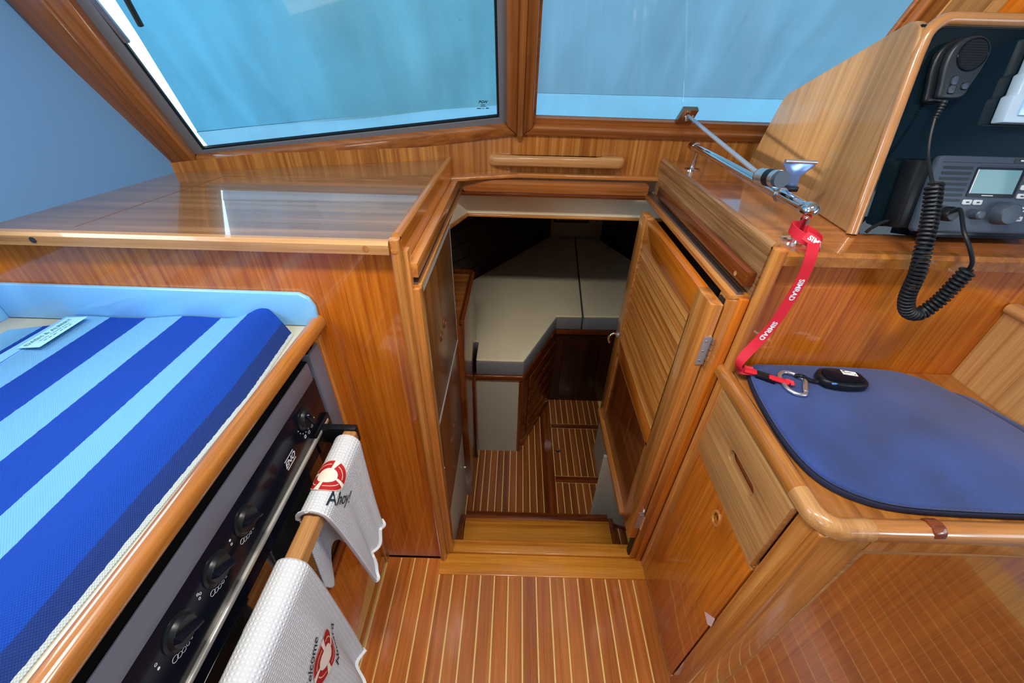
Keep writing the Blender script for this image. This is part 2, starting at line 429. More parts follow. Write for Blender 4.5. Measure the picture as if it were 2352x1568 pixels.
# ---- galley bulkhead (port) and seat back bulkhead (starboard)
struct('wall_bulkhead_port', box(-1.04, -0.2215, 0.682, 0.70, 0.0, 1.103), ply_z, 'orange varnished teak bulkhead behind the galley worktop', 'wall', loc=(-0.6, 0.68, 0))
struct('wall_bulkhead_starboard', box(0.476, 1.70, 0.690, 0.71, 0.0, 1.10), ply_z, 'orange varnished teak bulkhead behind the blue seat pad', 'wall', loc=(1, 0.69, 0))
struct('wall_side_lining', box(-1.04, -1.022, 0.2, 0.681, 1.02, 1.10), sol_y, 'small teak lining strip at the outboard end of the galley', 'wall trim')

# ---- windscreen wall: centre facet and port facet meet in a crease at x = 0
A = Vector((0.0, 1.40, 1.2)); Wd = Vector((0, -0.5, 0.8660254))
Up_ = Vector((-0.9, -0.315, 0)).normalized(); Us = Vector((1, 0, 0))
A3 = Vector((1.04, 1.40, 1.2)); U3 = Vector((0.9, -0.315, 0)).normalized()
def facet(o, u):
    n = u.cross(Wd).normalized()
    if n.y > 0: n = -n                     # towards the saloon
    return lambda s, t, h=0.0: o + u * s + Wd * t + n * h
FP, FC, F3 = facet(A, Up_), facet(A, Us), facet(A3, U3)
def bar(f, quad, h0, h1):
    return hexa([f(s, t, h0) for s, t in quad], [f(s, t, h1) for s, t in quad])

def vpan(p, q, z0p, z1p, z0q, z1q, th=0.015):
    d = Vector((q[0] - p[0], q[1] - p[1], 0)).normalized(); n = Vector((-d.y, d.x, 0)) * th
    if n.y < 0: n = -n
    return hexa([(p[0], p[1], z0p), (q[0], q[1], z0q), (q[0] + n.x, q[1] + n.y, z0q), (p[0] + n.x, p[1] + n.y, z0p)],
                [(p[0], p[1], z1p), (q[0], q[1], z1q), (q[0] + n.x, q[1] + n.y, z1q), (p[0] + n.x, p[1] + n.y, z1p)])
b_end = A + Up_ * 0.99
struct('wall_front_port', vpan((0, 1.40), (b_end.x, b_end.y), 1.064, 1.215, 1.10, 1.145), wall_ply, 'striped teak panel under the port windscreen pane', 'wall', loc=(0, 1.4, 1.0))
struct('wall_front_centre', vpan((0, 1.40), (1.06, 1.40), 1.064, 1.215, 1.064, 1.215), wall_ply, 'striped teak panel under the centre windscreen pane with grab handle', 'wall', loc=(0, 1.4, 1.0))
e3 = A3 + U3 * 0.75
struct('wall_front_starboard', vpan((1.04, 1.40), (e3.x, e3.y), 1.064, 1.215, 1.064, 1.215), wall_ply, 'teak panel under the starboard windscreen pane', 'wall', loc=(1, 1.4, 1.0))
TT = 0.66
# glass material: clear with a slight blue tint
gm, gnt, gb = nodes('window_glass')
gnt.nodes.remove(gb)
go = gnt.nodes['Material Output']
gt = mk(gnt, 'ShaderNodeBsdfTransparent'); gt.inputs['Color'].default_value = (0.86, 0.95, 0.97, 1)
gg = mk(gnt, 'ShaderNodeBsdfGlossy'); gg.inputs['Roughness'].default_value = 0.02
fz = mk(gnt, 'ShaderNodeFresnel'); fz.inputs['IOR'].default_value = 1.5
mxs = mk(gnt, 'ShaderNodeMixShader')
ge = mk(gnt, 'ShaderNodeNewGeometry'); inv = mk(gnt, 'ShaderNodeMath', operation='SUBTRACT'); inv.inputs[0].default_value = 1.0
gnt.links.new(ge.outputs['Backfacing'], inv.inputs[1])
mul = mk(gnt, 'ShaderNodeMath', operation='MULTIPLY'); gnt.links.new(inv.outputs[0], mul.inputs[0]); gnt.links.new(fz.outputs['Fac'], mul.inputs[1])
gnt.links.new(mul.outputs[0], mxs.inputs['Fac']); gnt.links.new(gt.outputs[0], mxs.inputs[1]); gnt.links.new(gg.outputs[0], mxs.inputs[2])
gnt.links.new(mxs.outputs[0], go.inputs['Surface'])

seal_m = plain('grey_sealing_strip', S(112, 116, 124), 0.4)
def window(name, f, label, gl, fr_out, stile_r, mats):
    """gl: glass corners (s,t) bl, br, tr, tl; fr_out: outer frame corners in the same order."""
    w = empty(name, label, 'window', tuple(f(*gl[0])), kind='structure')
    fi = [(s + ds, t + dt) for (s, t), (ds, dt) in zip(gl, mats['lip'])]
    obj('sill_rail', bar(f, [fr_out[0], fr_out[1], fi[1], fi[0]], -0.02, 0.018), frame_x, w, bevel=0.005)
    obj('stile', bar(f, [fr_out[0], fi[0], fi[3], fr_out[3]], -0.02, 0.020), mats['st'], w, bevel=0.005)
    obj('stile', bar(f, [fi[1], fr_out[1], fr_out[2], fi[2]], -0.02, 0.020), mats['st'], w, bevel=0.005)
    # grey inner sealing strip and black gasket
    g2 = [(s * 1.0, t) for s, t in gl]
    def inset(q, d):
        cx = sum(p[0] for p in q) / 4; cy = sum(p[1] for p in q) / 4
        return [(p[0] + (d if p[0] < cx else -d), p[1] + (d if p[1] < cy else -d)) for p in q]
    a, b_, c = fi, g2, inset(g2, 0.005)
    def ringgeo(o_, i_, h0, h1):
        return join(*[bar(f, [o_[k], o_[(k + 1) % 4], i_[(k + 1) % 4], i_[k]], h0, h1) for k in range(4)])
    obj('sealing_strip', ringgeo(a, b_, -0.016, -0.002), seal_m if mats.get('grey', True) else frame_x, w)
    if mats.get('grey', True): obj('gasket', ringgeo(b_, c, -0.014, -0.006), rubber, w)
    obj('pane', bar(f, [(s, t) for s, t in b_], -0.015, -0.011), gm, w)
    return w
win1 = window('window_1', FP, 'port windscreen pane in varnished teak frame with cyan cover behind the glass',
       [(0.873, -0.035), (0.0615, 0.041), (0.0615, TT), (0.838, TT)], [(0.930, -0.108), (0.010, -0.004), (0.010, TT + 0.05), (0.900, TT + 0.05)],
       0, dict(lip=[(0.022, -0.010), (-0.020, -0.016), (-0.020, 0.01), (0.022, 0.01)], st=frame_w))
win2 = window('window_2', FC, 'wide centre windscreen pane with pale blue cover behind the glass',
       [(0.050, 0.042), (0.905, 0.036), (0.905, TT), (0.045, TT)], [(0.010, -0.004), (0.96, -0.008), (0.96, TT + 0.05), (0.010, TT + 0.05)],
       0, dict(lip=[(-0.008, -0.020), (0.008, -0.020), (0.008, 0.01), (-0.008, 0.01)], st=frame_w, grey=False))
win3 = window('window_3', F3, 'starboard windscreen pane glimpsed above the instrument console',
       [(0.16, 0.04), (0.70, 0.04), (0.70, TT), (0.16, TT)], [(0.04, -0.004), (0.75, -0.004), (0.75, TT + 0.05), (0.04, TT + 0.05)],
       0, dict(lip=[(-0.012, -0.02), (0.012, -0.02), (0.012, 0.01), (-0.012, 0.01)], st=ply_w))
struct('trim_3', join(bar(FP, [(0.012, -0.012), (0.0, -0.012), (0.0, TT + 0.05), (0.012, TT + 0.05)], -0.03, 0.026),
                      bar(FC, [(0.0, -0.012), (0.012, -0.012), (0.012, TT + 0.05), (0.0, TT + 0.05)], -0.03, 0.026)), frame_w,
       'narrow teak mullion between the port and centre windscreen panes', 'mullion', loc=tuple(A))
struct('trim_4', bar(FP, [(0.985, -0.115), (0.928, -0.112), (0.898, TT + 0.05), (0.96, TT + 0.05)], -0.03, 0.022), post_w,
       'slanting teak corner post between the white wall and port windscreen', 'post', loc=(-0.9, 1.1, 1.1), bevel=0.008, seg=3)
struct('trim_5', join(bar(FC, [(0.958, -0.01), (1.045, -0.01), (1.045, TT + 0.05), (0.958, TT + 0.05)], -0.03, 0.024),
                      bar(F3, [(0.0, -0.01), (0.042, -0.01), (0.042, TT + 0.05), (0.0, TT + 0.05)], -0.03, 0.020)), pal_w,
       'pale teak post right of the centre windscreen pane', 'post', loc=tuple(A3))
topL = [FP(0.99, TT + 0.04), FP(0, TT + 0.04), FC(1.04, TT + 0.04), F3(0.75, TT + 0.04)]
struct('wall_front_top', join(*[hexa([a, b, b + Vector((0, .03, 0)), a + Vector((0, .03, 0))], [Vector((a.x, a.y, ZC + .03)), Vector((b.x, b.y, ZC + .03)), Vector((b.x, b.y + .03, ZC + .03)), Vector((a.x, a.y + .03, ZC + .03))]) for a, b in zip(topL, topL[1:])]),
       ceil_m, 'strip of headliner above the windscreen', 'wall', loc=(0, 1.0, 1.7))
# windscreen covers: woven cloth hung outside the glass
def cover_mat(name, col_t, col_d, streak=0.45):
    m, nt, b = nodes(name); nt.nodes.remove(b); L = nt.links.new
    out = nt.nodes['Material Output']
    tc = mk(nt, 'ShaderNodeTexCoord')
    def nz(scale, rot=(0, 0, 0), det=4, dist=0.0):
        mp = mk(nt, 'ShaderNodeMapping'); mp.inputs['Scale'].default_value = scale; mp.inputs['Rotation'].default_value = rot
        L(tc.outputs['Object'], mp.inputs['Vector'])
        n = mk(nt, 'ShaderNodeTexNoise'); n.inputs['Scale'].default_value = 1.0; n.inputs['Detail'].default_value = det; n.inputs['Distortion'].default_value = dist
        L(mp.outputs['Vector'], n.inputs['Vector']); return n.outputs['Fac']
    def ma(x, mul, add):
        s_ = mk(nt, 'ShaderNodeMath', operation='MULTIPLY_ADD'); L(x, s_.inputs[0]); s_.inputs[1].default_value = mul
        if isinstance(add, float): s_.inputs[2].default_value = add
        else: L(add, s_.inputs[2])
        return s_.outputs[0]
    f = ma(nz((3, 3, 3)), 0.6, 0.70 - 0.5 * streak)                                   # soft blotches
    f = ma(nz((14, 3, 2.2), (0, 0.35, 0), 3, 0.4), streak, f)          # sagging creases
    f = ma(nz((420, 420, 420), det=1), 0.30, f)                        # weave
    v = mk(nt, 'ShaderNodeVectorMath', operation='SCALE'); v.inputs[0].default_value = col_t[:3]; L(f, v.inputs['Scale'])
    t = mk(nt, 'ShaderNodeBsdfTranslucent'); L(v.outputs['Vector'], t.inputs['Color'])
    d = mk(nt, 'ShaderNodeBsdfDiffuse'); d.inputs['Color'].default_value = col_d
    a = mk(nt, 'ShaderNodeAddShader'); L(t.outputs[0], a.inputs[0]); L(d.outputs[0], a.inputs[1]); L(a.outputs[0], out.inputs['Surface'])
    return m
cov_p = cover_mat('port_cover_cloth', (0.040, 0.122, 0.180), (0.05, 0.12, 0.15, 1), 1.0)
dim_p = cover_mat('cover_dimming_cloth', (0.74, 0.62, 0.55), (0.06, 0.13, 0.15, 1), 0.25)  # added inner layer; its fade imitates brighter light at the outboard side
lnt = dim_p.node_tree; l_o = lnt.nodes['Material Output']; l_s = l_o.inputs['Surface'].links[0].from_socket
l_uv = mk(lnt, 'ShaderNodeUVMap'); l_x = mk(lnt, 'ShaderNodeSeparateXYZ'); lnt.links.new(l_uv.outputs['UV'], l_x.inputs[0])
l_n = mk(lnt, 'ShaderNodeTexNoise'); l_n.inputs['Scale'].default_value = 4; lnt.links.new(l_uv.outputs['UV'], l_n.inputs['Vector'])
l_a = mk(lnt, 'ShaderNodeMath', operation='MULTIPLY_ADD'); lnt.links.new(l_n.outputs['Fac'], l_a.inputs[0]); l_a.inputs[1].default_value = 0.3; lnt.links.new(l_x.outputs['X'], l_a.inputs[2])
l_m = mk(lnt, 'ShaderNodeMapRange'); l_m.interpolation_type = 'SMOOTHSTEP'; l_m.inputs['From Min'].default_value = 0.15; l_m.inputs['From Max'].default_value = 0.75; lnt.links.new(l_a.outputs[0], l_m.inputs['Value'])
l_t = mk(lnt, 'ShaderNodeBsdfTransparent'); l_mix = mk(lnt, 'ShaderNodeMixShader'); lnt.links.new(l_m.outputs['Result'], l_mix.inputs['Fac']); lnt.links.new(l_t.outputs[0], l_mix.inputs[1]); lnt.links.new(l_s, l_mix.inputs[2]); lnt.links.new(l_mix.outputs[0], l_o.inputs['Surface'])
cov_c = cover_mat('centre_cover_cloth', (0.056, 0.096, 0.128), (0.11, 0.17, 0.21, 1), 0.9)
hem_m = cover_mat('cover_hem_cloth', (0.080, 0.160, 0.215), (0.12, 0.19, 0.23, 1))
def cover(f, fn, nu=60, nv=40):
    def p(u, v):
        s, t = fn(u, v)
        k = max(0.12, min(1.0, (t - 0.12) / 0.3)); h = -0.045 + k * (0.006 * math.sin(9 * s + 3 * t) + 0.004 * math.sin(31 * s - 12 * t) + 0.003 * math.sin(47 * t + 9 * s))
        return f(s, t, h)
    return grid(p, nu, nv)
lerp = lambda a, b, u: a + (b - a) * u
cv = thing('windscreen_cover', cover(FP, lambda u, v: (lerp(lerp(0.872, 0.806, min(1, v * 1.4)), -0.01, u), lerp(lerp(-0.012, 0.066, u), TT + 0.03, v))), cov_p,
      'cyan cloth cover stretched outside the port windscreen pane', 'window cover', loc=tuple(FP(0.4, 0.0)))
obj('hem', cover(FP, lambda u, v: (lerp(0.874, -0.01, u), lerp(lerp(-0.075, -0.02, u), lerp(-0.010, 0.067, u), v)), 40, 4), hem_m, cv)
cv = thing('windscreen_cover', cover(FC, lambda u, v: (lerp(-0.01, 0.97, u), lerp(0.090, TT + 0.03, v))), cov_c,
      'pale grey blue cloth cover outside the wide centre windscreen pane', 'window cover', loc=tuple(FC(0.4, 0.0)))
obj('hem', cover(FC, lambda u, v: (lerp(-0.01, 0.97, u), lerp(-0.02, 0.091, v)), 40, 4), hem_m, cv)
thing('windscreen_cover', cover(F3, lambda u, v: (lerp(0.05, 0.74, u), lerp(-0.02, TT + 0.03, v))), cov_c, 'cloth cover outside the starboard windscreen pane', 'window cover', loc=tuple(F3(0.3, 0)))
pcov = bpy.data.objects['windscreen_cover']
def dim_edge(v): return 0.800 - 0.04 * v
def dim_fn(u, v):
    s_ = lerp(dim_edge(v), 0.02, u); t = lerp(lerp(-0.012, 0.066, (0.872 - s_) / 0.88), TT + 0.02, v)
    return FP(s_, t, -0.036 + 0.003 * math.sin(17 * s_ + 8 * t))
obj('dimming_layer', grid(dim_fn, 50, 50), dim_p, pcov, uv=[(i / 50, j / 50) for j in range(51) for i in range(51)])
# black wiper arm seen in the gap beside the port cover
thing('wiper_arm', tube([FP(0.800, 0.33, -0.028), FP(0.812, 0.262, -0.026), FP(0.815, 0.246, -0.026)], 0.006, 8), rubber, 'black wiper blade in the bright gap of the port windscreen', 'wiper')
thing('frame_strip', bar(FP, [(0.846, 0.225), (0.856, 0.225), (0.856, 0.36), (0.846, 0.36)], -0.010, -0.002), steel_d, 'grey metal strip on the edge of the port windscreen frame', 'strip')
# printed glass mark
def gmark(x, y): return FP(0.108 - x, 0.075 + y, -0.0105)
def gbar(a, b, c, d): return [gmark(a, c), gmark(b, c), gmark(b, d), gmark(a, d)], [(0, 1, 2, 3)]
mk_o = obj('glass_mark', join(text_geo('PGW', 0.011, 0.25, lambda x, y: gmark(x, y + 0.011), bold=0.0004), gbar(-0.006, 0.006, 0.0015, 0.0035),
                       gbar(-0.009, 0.009, -0.0035, -0.0018), gbar(-0.019, -0.006, -0.0095, -0.0068), gbar(-0.003, 0.003, -0.0095, -0.0075), gbar(0.008, 0.017, -0.0095, -0.0065)), ink, win1, smooth=0)

# ---- shelves either side of the companionway
sh = empty('shelf', 'glossy brown shelf top under the port windscreen with pale front lip', 'shelf', (-0.6, 0.7, 1.10))
back = [FP(0.985, -0.085), A]
obj('top', prism([(-0.222, 0.676), (-0.222, 1.318), (b_end.x - 0.0, b_end.y), (lp(1.085)[0], 1.085), (lp(0.676)[0], 0.676)], 'xy', 1.103, 1.1245), shelf_w, sh)
obj('front_lip', sweep([(0.011, -0.011), (0.011, 0.006), (0.006, 0.0115), (-0.006, 0.0115), (-0.010, 0.007), (-0.010, -0.011)], [(-1.03, 0.672, 1.1145), (-0.222, 0.672, 1.1145)], up=(0, 0, 1)), pal_x, sh)
obj('screw_plug', lathe([(0.0055, 0), (0.0055, 0.0006)], (-0.845, 0.6607, 1.1135), (0, -1, 0), 16), ink, sh)
obj('screw_plug', lathe([(0.0055, 0), (0.0055, 0.0006)], (-0.262, 0.6607, 1.1145), (0, -1, 0), 16), sol_y, sh)
obj('joint', box(-0.75, -0.222, 1.069, 1.0705, 1.1240, 1.1248), drk_x, sh)
obj('joint', hexa([(-0.80, 0.70, 1.124), (-0.7985, 0.70, 1.124), (-0.7485, 1.07, 1.124), (-0.75, 1.07, 1.124)], [(-0.80, 0.70, 1.1248), (-0.7985, 0.70, 1.1248), (-0.7485, 1.07, 1.1248), (-0.75, 1.07, 1.1248)]), drk_y, sh)
sr = empty('shelf', 'reddish teak shelf carrying the chrome rail and instrument console', 'shelf', (0.9, 0.7, 1.10))
obj('top', prism([(0.474, 0.69), (1.70, 0.69), (1.70, 1.165), (1.04, 1.398), (0.474, 1.398)], 'xy', 1.10, 1.1245), shelf_r, sr)
obj('front_lip', sweep([(0.014, -0.012), (0.014, 0.006), (0.007, 0.0125), (-0.008, 0.0125), (-0.014, 0.007), (-0.015, -0.004), (-0.010, -0.013)], [(0.474, 0.682, 1.1125), (1.70, 0.682, 1.1125)], up=(0, 0, 1)), rail_w, sr)

# ---- companionway coamings (the boards either side of the opening)
cp = empty('companionway_coaming', 'teak board and post on the galley side of the cabin doorway', 'door frame', (-0.2, 0.69, 0.0))
obj('board', box(-0.222, -0.205, 0.690, 1.342, 1.0135, 1.1265), ply_y, cp)
obj('cap', sweep(circ(0.0088, 12), [(-0.2135, 0.69, 1.1255), (-0.2135, 1.338, 1.1255)], up=(0, 0, 1)), sol_y, cp)
obj('post_moulding', sweep(rrect(-0.0095, 0.0095, -0.011, 0.011, 0.008, 4), [(-0.2125, 0.676, 0.0), (-0.2135, 0.676, 1.128)], up=(0, 1, 0)), sol_z, cp)
obj('post', box(-0.2215, -0.197, 0.688, 0.712, 0.003, 1.10), sol_z, cp, bevel=0.003)
obj('jamb', box(-0.206, -0.184, 0.690, 0.722, 0.011, 1.020), sol_z, cp, bevel=0.003)
obj('cleat', box(-0.2049, -0.184, 0.697, 1.335, 1.042, 1.072), sol_y, cp, bevel=0.002)
obj('track_rail', box(-0.2049, -0.182, 0.700, 1.36, 1.016, 1.026), sol_y, cp, bevel=0.001)
obj('track', box(-0.203, -0.188, 0.700, 1.36, 1.0261, 1.031), steel_d, cp)
obj('screw_plug', lathe([(0.006, 0), (0.006, 0.0006)], (-0.2135, 0.6648, 1.110), (0, -1, 0), 16), sol_x, cp)
cs = empty('companionway_coaming', 'scuffed teak board and post on the seat side of the cabin doorway', 'door frame', (0.46, 0.69, 0.0))
scuff = wood('scuffed_teak', dark=S(118, 76, 44), mid=S(160, 112, 68), light=S(186, 140, 94), axis='y', across=60, rough=0.4, coat=0.35, coat_rough=0.2, contrast=1.4, pore=0.4, wobble=1.2)
obj('board', box(0.4555, 0.4735, 0.690, 1.392, 0.99, 1.1265), scuff, cs)
obj('cap', sweep(circ(0.0085, 12), [(0.4645, 0.69, 1.1255), (0.4645, 1.385, 1.1255)], up=(0, 0, 1)), scuff, cs)
obj('post_moulding', sweep(rrect(-0.012, 0.012, -0.012, 0.012, 0.010, 4), [(0.4655, 0.676, 0.0), (0.4645, 0.676, 1.128)], up=(0, 1, 0)), sol_z, cs)
obj('post', box(0.437, 0.4545, 0.684, 0.71, 0.003, 1.02), ply_z, cs, bevel=0.002)
obj('jamb', box(0.4165, 0.4385, 0.690, 0.730, 0.011, 1.016), sol_z, cs, bevel=0.003)
obj('gap_shade', box(0.4126, 0.4166, 0.700, 0.72, 0.011, 1.012), rubber, cs)  # dark strip painted in for the shaded gap between door and jamb
obj('cleat', box(0.4365, 0.4555, 0.697, 1.30, 1.042, 1.072), drk_y, cs, bevel=0.002)
obj('track_rail', box(0.4165, 0.4555, 0.692, 1.38, 1.0165, 1.026), sol_y, cs, bevel=0.001)
obj('track', box(0.430, 0.4430, 0.694, 1.38, 1.0261, 1.032), steel_d, cs)
obj('screw_plug', lathe([(0.005, 0), (0.005, 0.0006)], (0.4364, 0.735, 1.052), (-1, 0, 0), 14), pal_y, cs)

# ---- head of the opening
tm = struct('trim_6', join(sweep(rrect(-0.012, 0.012, -0.007, 0.007, 0.005, 3), [(-0.222, 1.313, 1.070), (0.0, 1.388, 1.071)], up=(0, 0, 1)),
                           sweep(rrect(-0.012, 0.012, -0.007, 0.007, 0.005, 3), [(0.0, 1.388, 1.071), (0.47, 1.388, 1.071)], up=(0, 0, 1))), sol_x,
            'thin teak bead along the foot of the striped panel over the doorway', 'moulding')
hd = empty('hatch_header', 'teak header board across the far end of the companionway opening', 'board', (0.13, 1.37, 1.0))
obj('board', prism(rrect(-0.178, 0.425, 1.0235, 1.062, 0.012), 'xz', 1.352, 1.376), frame_x, hd, bevel=0.002)
obj('lower_strip', box(-0.184, 0.442, 1.347, 1.381, 1.0125, 1.023), drk_x, hd, bevel=0.002)

# ---- cabin under the foredeck
struct('wall_forward_beam', join(box(-0.178, 0.75, 1.45, 1.47, 0.922, 1.06), vpan((-0.30, 1.20), (-0.178, 1.45), 0.90, 1.02, 0.922, 1.06)), cream,
       'cream painted beam across the top of the forward cabin', 'wall')
struct('trim_7', join(sweep(rrect(-0.008, 0.008, -0.005, 0.005, 0.003, 3), [(-0.178, 1.446, 0.917), (0.75, 1.446, 0.917)], up=(0, 0, 1)),
                      sweep(rrect(-0.008, 0.008, -0.005, 0.005, 0.003, 3), [(-0.295, 1.20, 0.896), (-0.178, 1.446, 0.917)], up=(0, 0, 1))), sol_x,
       'thin teak bead under the cream beam', 'moulding')
struct('ceiling_forward_cabin', prism([(-1.08, 1.02), (-0.98, 1.065), (0.0, 1.417), (1.04, 1.417), (1.74, 1.18), (1.74, 3.22), (-1.08, 3.22)], 'xy', 1.066, 1.09), drk_x, 'underside of the foredeck over the berth', 'ceiling')
struct('wall_light_block', join(box(-1.08, -1.06, 0.69, 3.22, ZF - 0.03, 1.066), box(1.722, 1.74, 0.69, 3.22, ZF - 0.03, 1.066), box(-1.06, 1.722, 3.2, 3.22, ZF - 0.03, 1.066)), void, 'unseen added shell keeping daylight out of the forward cabin', 'wall')  # added shell, unseen; stops outside light leaking into the cabin
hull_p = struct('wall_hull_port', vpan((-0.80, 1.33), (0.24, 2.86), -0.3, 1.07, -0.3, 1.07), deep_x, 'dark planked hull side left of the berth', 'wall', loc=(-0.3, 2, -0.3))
hd_p = (Vector((0.24, 2.86, 0)) - Vector((-0.80, 1.33, 0))).normalized(); hn_p = Vector((hd_p.y, -hd_p.x, 0))
for i in range(8):
    z0 = 0.30 + i * 0.085; p = Vector((-0.80, 1.33, 0)) + hn_p * 0.012; q_ = Vector((0.24, 2.86, 0)) + hn_p * 0.012
    obj('plank', vpan((p.x, p.y), (q_.x, q_.y), z0, z0 + 0.08, z0, z0 + 0.08, 0.011), deep_x, hull_p)
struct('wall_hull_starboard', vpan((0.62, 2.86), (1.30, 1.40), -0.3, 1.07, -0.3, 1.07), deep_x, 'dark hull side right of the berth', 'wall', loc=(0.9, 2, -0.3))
fb = struct('wall_forward', box(-0.1, 1.0, 2.90, 2.92, -0.3, 1.07), grey_white, 'grey white bulkhead at the head of the berth', 'wall')
obj('panel', prism([(0.0, 0.28), (0.235, 0.30), (0.20, 0.50), (0.0, 0.5)], 'xz', 2.86, 2.88), void, fb)
obj('panel', prism([(0.62, 0.30), (0.9, 0.28), (0.9, 0.50), (0.68, 0.5)], 'xz', 2.86, 2.88), void, fb)
obj('panel_frame', join(box(0.27, 0.52, 2.885, 2.899, 0.398, 0.408), box(0.27, 0.52, 2.885, 2.899, 0.46, 0.47), box(0.27, 0.28, 2.885, 2.899, 0.398, 0.47), box(0.51, 0.52, 2.885, 2.899, 0.398, 0.47)), void, fb)
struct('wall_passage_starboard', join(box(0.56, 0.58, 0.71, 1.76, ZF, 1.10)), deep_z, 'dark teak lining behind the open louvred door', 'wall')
struct('wall_passage_lining', join(vpan((0.366, 1.02), (0.555, 0.955), ZF, 0.125, ZF, 0.125, 0.012), box(0.44, 0.556, 1.03, 1.4, ZF, 0.120)), grey_white, 'grey white lining panel under the open louvred door', 'wall')
struct('trim_8', vpan((0.356, 1.016), (0.552, 0.949), ZF, ZF + 0.018, ZF, ZF + 0.018, 0.006), drk_x, 'dark bead along the foot of the lining under the open door', 'moulding')
struct('wall_under_sole', box(-0.7, 0.9, 0.685, 0.70, ZF, -0.031), drk_x, 'riser under the doorway threshold', 'wall')
struct('wall_passage_port', box(-0.90, -0.88, 0.71, 1.6, ZF, 1.10), drk_x, 'inner lining behind the passage lockers', 'wall')
# step
st = empty('companionway_step', 'amber teak step just below the doorway threshold', 'step', (0.12, 0.82, ZF))
obj('tread', box(-0.172, 0.408, 0.740, 0.905, -0.155, -0.135), step_w, st, bevel=0.003)
obj('nosing', box(-0.172, 0.408, 0.9055, 0.94, -0.158, -0.140), drk_x, st, bevel=0.005)
obj('riser', box(-0.172, 0.408, 0.905, 0.920, ZF, -0.158), drk_x, st)
obj('cheek', prism([(0.740, -0.28), (0.740, -0.105), (0.80, -0.105), (0.935, -0.16), (0.935, -0.28)], 'yz', -0.196, -0.173), drk_y, st, bevel=0.005)
obj('cheek', prism([(0.740, -0.28), (0.740, -0.105), (0.80, -0.105), (0.935, -0.16), (0.935, -0.28)], 'yz', 0.409, 0.432), drk_y, st, bevel=0.005)
for x in (-0.185, -0.160, 0.4205): obj('screw', lathe([(0.006, 0), (0.005, 0.0025)], (x, 0.765, -0.105 if x != -0.160 else -0.135), (0, 0, 1), 12), chrome, st)

# =================================================================== LOUVRED DOOR (stands open, along the passage)
dr = empty('door_1', 'louvred teak door standing open on the right of the cabin doorway', 'door', (0.40, 0.70, 0.13), kind='structure')
DX0, DX1, DY0, DY1, DZ0, DZ1 = 0.387, 0.4125, 0.692, 1.262, 0.135, 1.004
obj('stile', box(DX0, DX1, DY0, 0.768, DZ0, DZ1), sol_z, dr, bevel=0.002)
obj('stile', box(DX0, DX1, 1.198, DY1, DZ0, DZ1), sol_z, dr, bevel=0.002)
obj('top_rail', box(DX0 + 0.002, DX1, 0.768, 1.198, 0.935, DZ1 - 0.001), ply_y, dr, bevel=0.001)
obj('middle_rail', box(DX0 + 0.001, DX1, 0.768, 1.198, 0.50, 0.560), ply_y, dr, bevel=0.001)
obj('bottom_rail', box(DX0 - 0.011, DX1, DY0 + 0.08, DY1, DZ0 - 0.004, DZ0 + 0.014), sol_y, dr, bevel=0.003)
obj('panel', box(DX0 + 0.006, DX1 - 0.006, 0.768, 1.198, DZ0 + 0.012, 0.50), drk_z, dr)
obj('panel_bead', join(box(DX0 + 0.001, DX0 + 0.006, 0.768, 0.776, 0.15, 0.50), box(DX0 + 0.001, DX0 + 0.006, 1.190, 1.198, 0.15, 0.50), box(DX0 + 0.001, DX0 + 0.006, 0.768, 1.198, 0.492, 0.50)), sol_y, dr)
obj('louvre_bead', join(box(DX0, DX0 + 0.006, 0.762, 0.770, 0.556, 0.94), box(DX0, DX0 + 0.006, 1.196, 1.203, 0.556, 0.94), box(DX0, DX0 + 0.006, 0.768, 1.198, 0.554, 0.561)), sol_y, dr, bevel=0.001)
lv = None
for i in range(16):
    zc = 0.572 + i * 0.0236
    if lv is None:
        ca, sa = math.cos(math.radians(38)), math.sin(math.radians(38))
        def rot(a, b): return (0.4005 + a * sa - b * ca * 0 + b * ca, zc + a * ca - b * sa)
        c4 = [(-0.016, -0.003), (0.016, -0.003), (0.016, 0.003), (-0.016, 0.003)]
        pr = [(0.4005 + a * math.sin(math.radians(32)) + b * math.cos(math.radians(32)), zc + a * math.cos(math.radians(32)) - b * math.sin(math.radians(32))) for a, b in c4]
        g = hexa([(x, 0.768, z) for x, z in pr], [(x, 1.198, z) for x, z in pr])
        lv = obj('louvre_slat', g, sol_y, dr, bevel=0.0008, seg=1)
    else:
        c = lv.copy(); COL.objects.link(c); c.parent = dr; c.location.z = i * 0.0236
for zc in (0.892, 0.235):
    h = obj('hinge', box(0.396, 0.4125, 0.6895, 0.6915, zc - 0.036, zc + 0.036), steel, dr)
    obj('knuckle', join(*[cyl((0.4145, 0.686, zc - 0.036 + k * 0.0145), (0.4145, 0.686, zc - 0.0225 + k * 0.0145), 0.0042, 12) for k in range(5)]), chrome, h)
    for dz in (-0.025, 0, 0.025): obj('screw', lathe([(0.003, 0), (0.002, 0.001)], (0.403, 0.6893, zc + dz), (0, -1, 0), 10), steel_d, h)
hk = obj('handle', tube(bez([(0.388, 1.235, 0.555), (0.372, 1.235, 0.560), (0.358, 1.234, 0.550), (0.356, 1.233, 0.535), (0.362, 1.232, 0.520)], 6), 0.0045, 10), chrome, dr)
obj('rose', lathe([(0.011, 0), (0.011, 0.003), (0.007, 0.006)], (0.3872, 1.235, 0.555), (-1, 0, 0), 16), steel, hk)

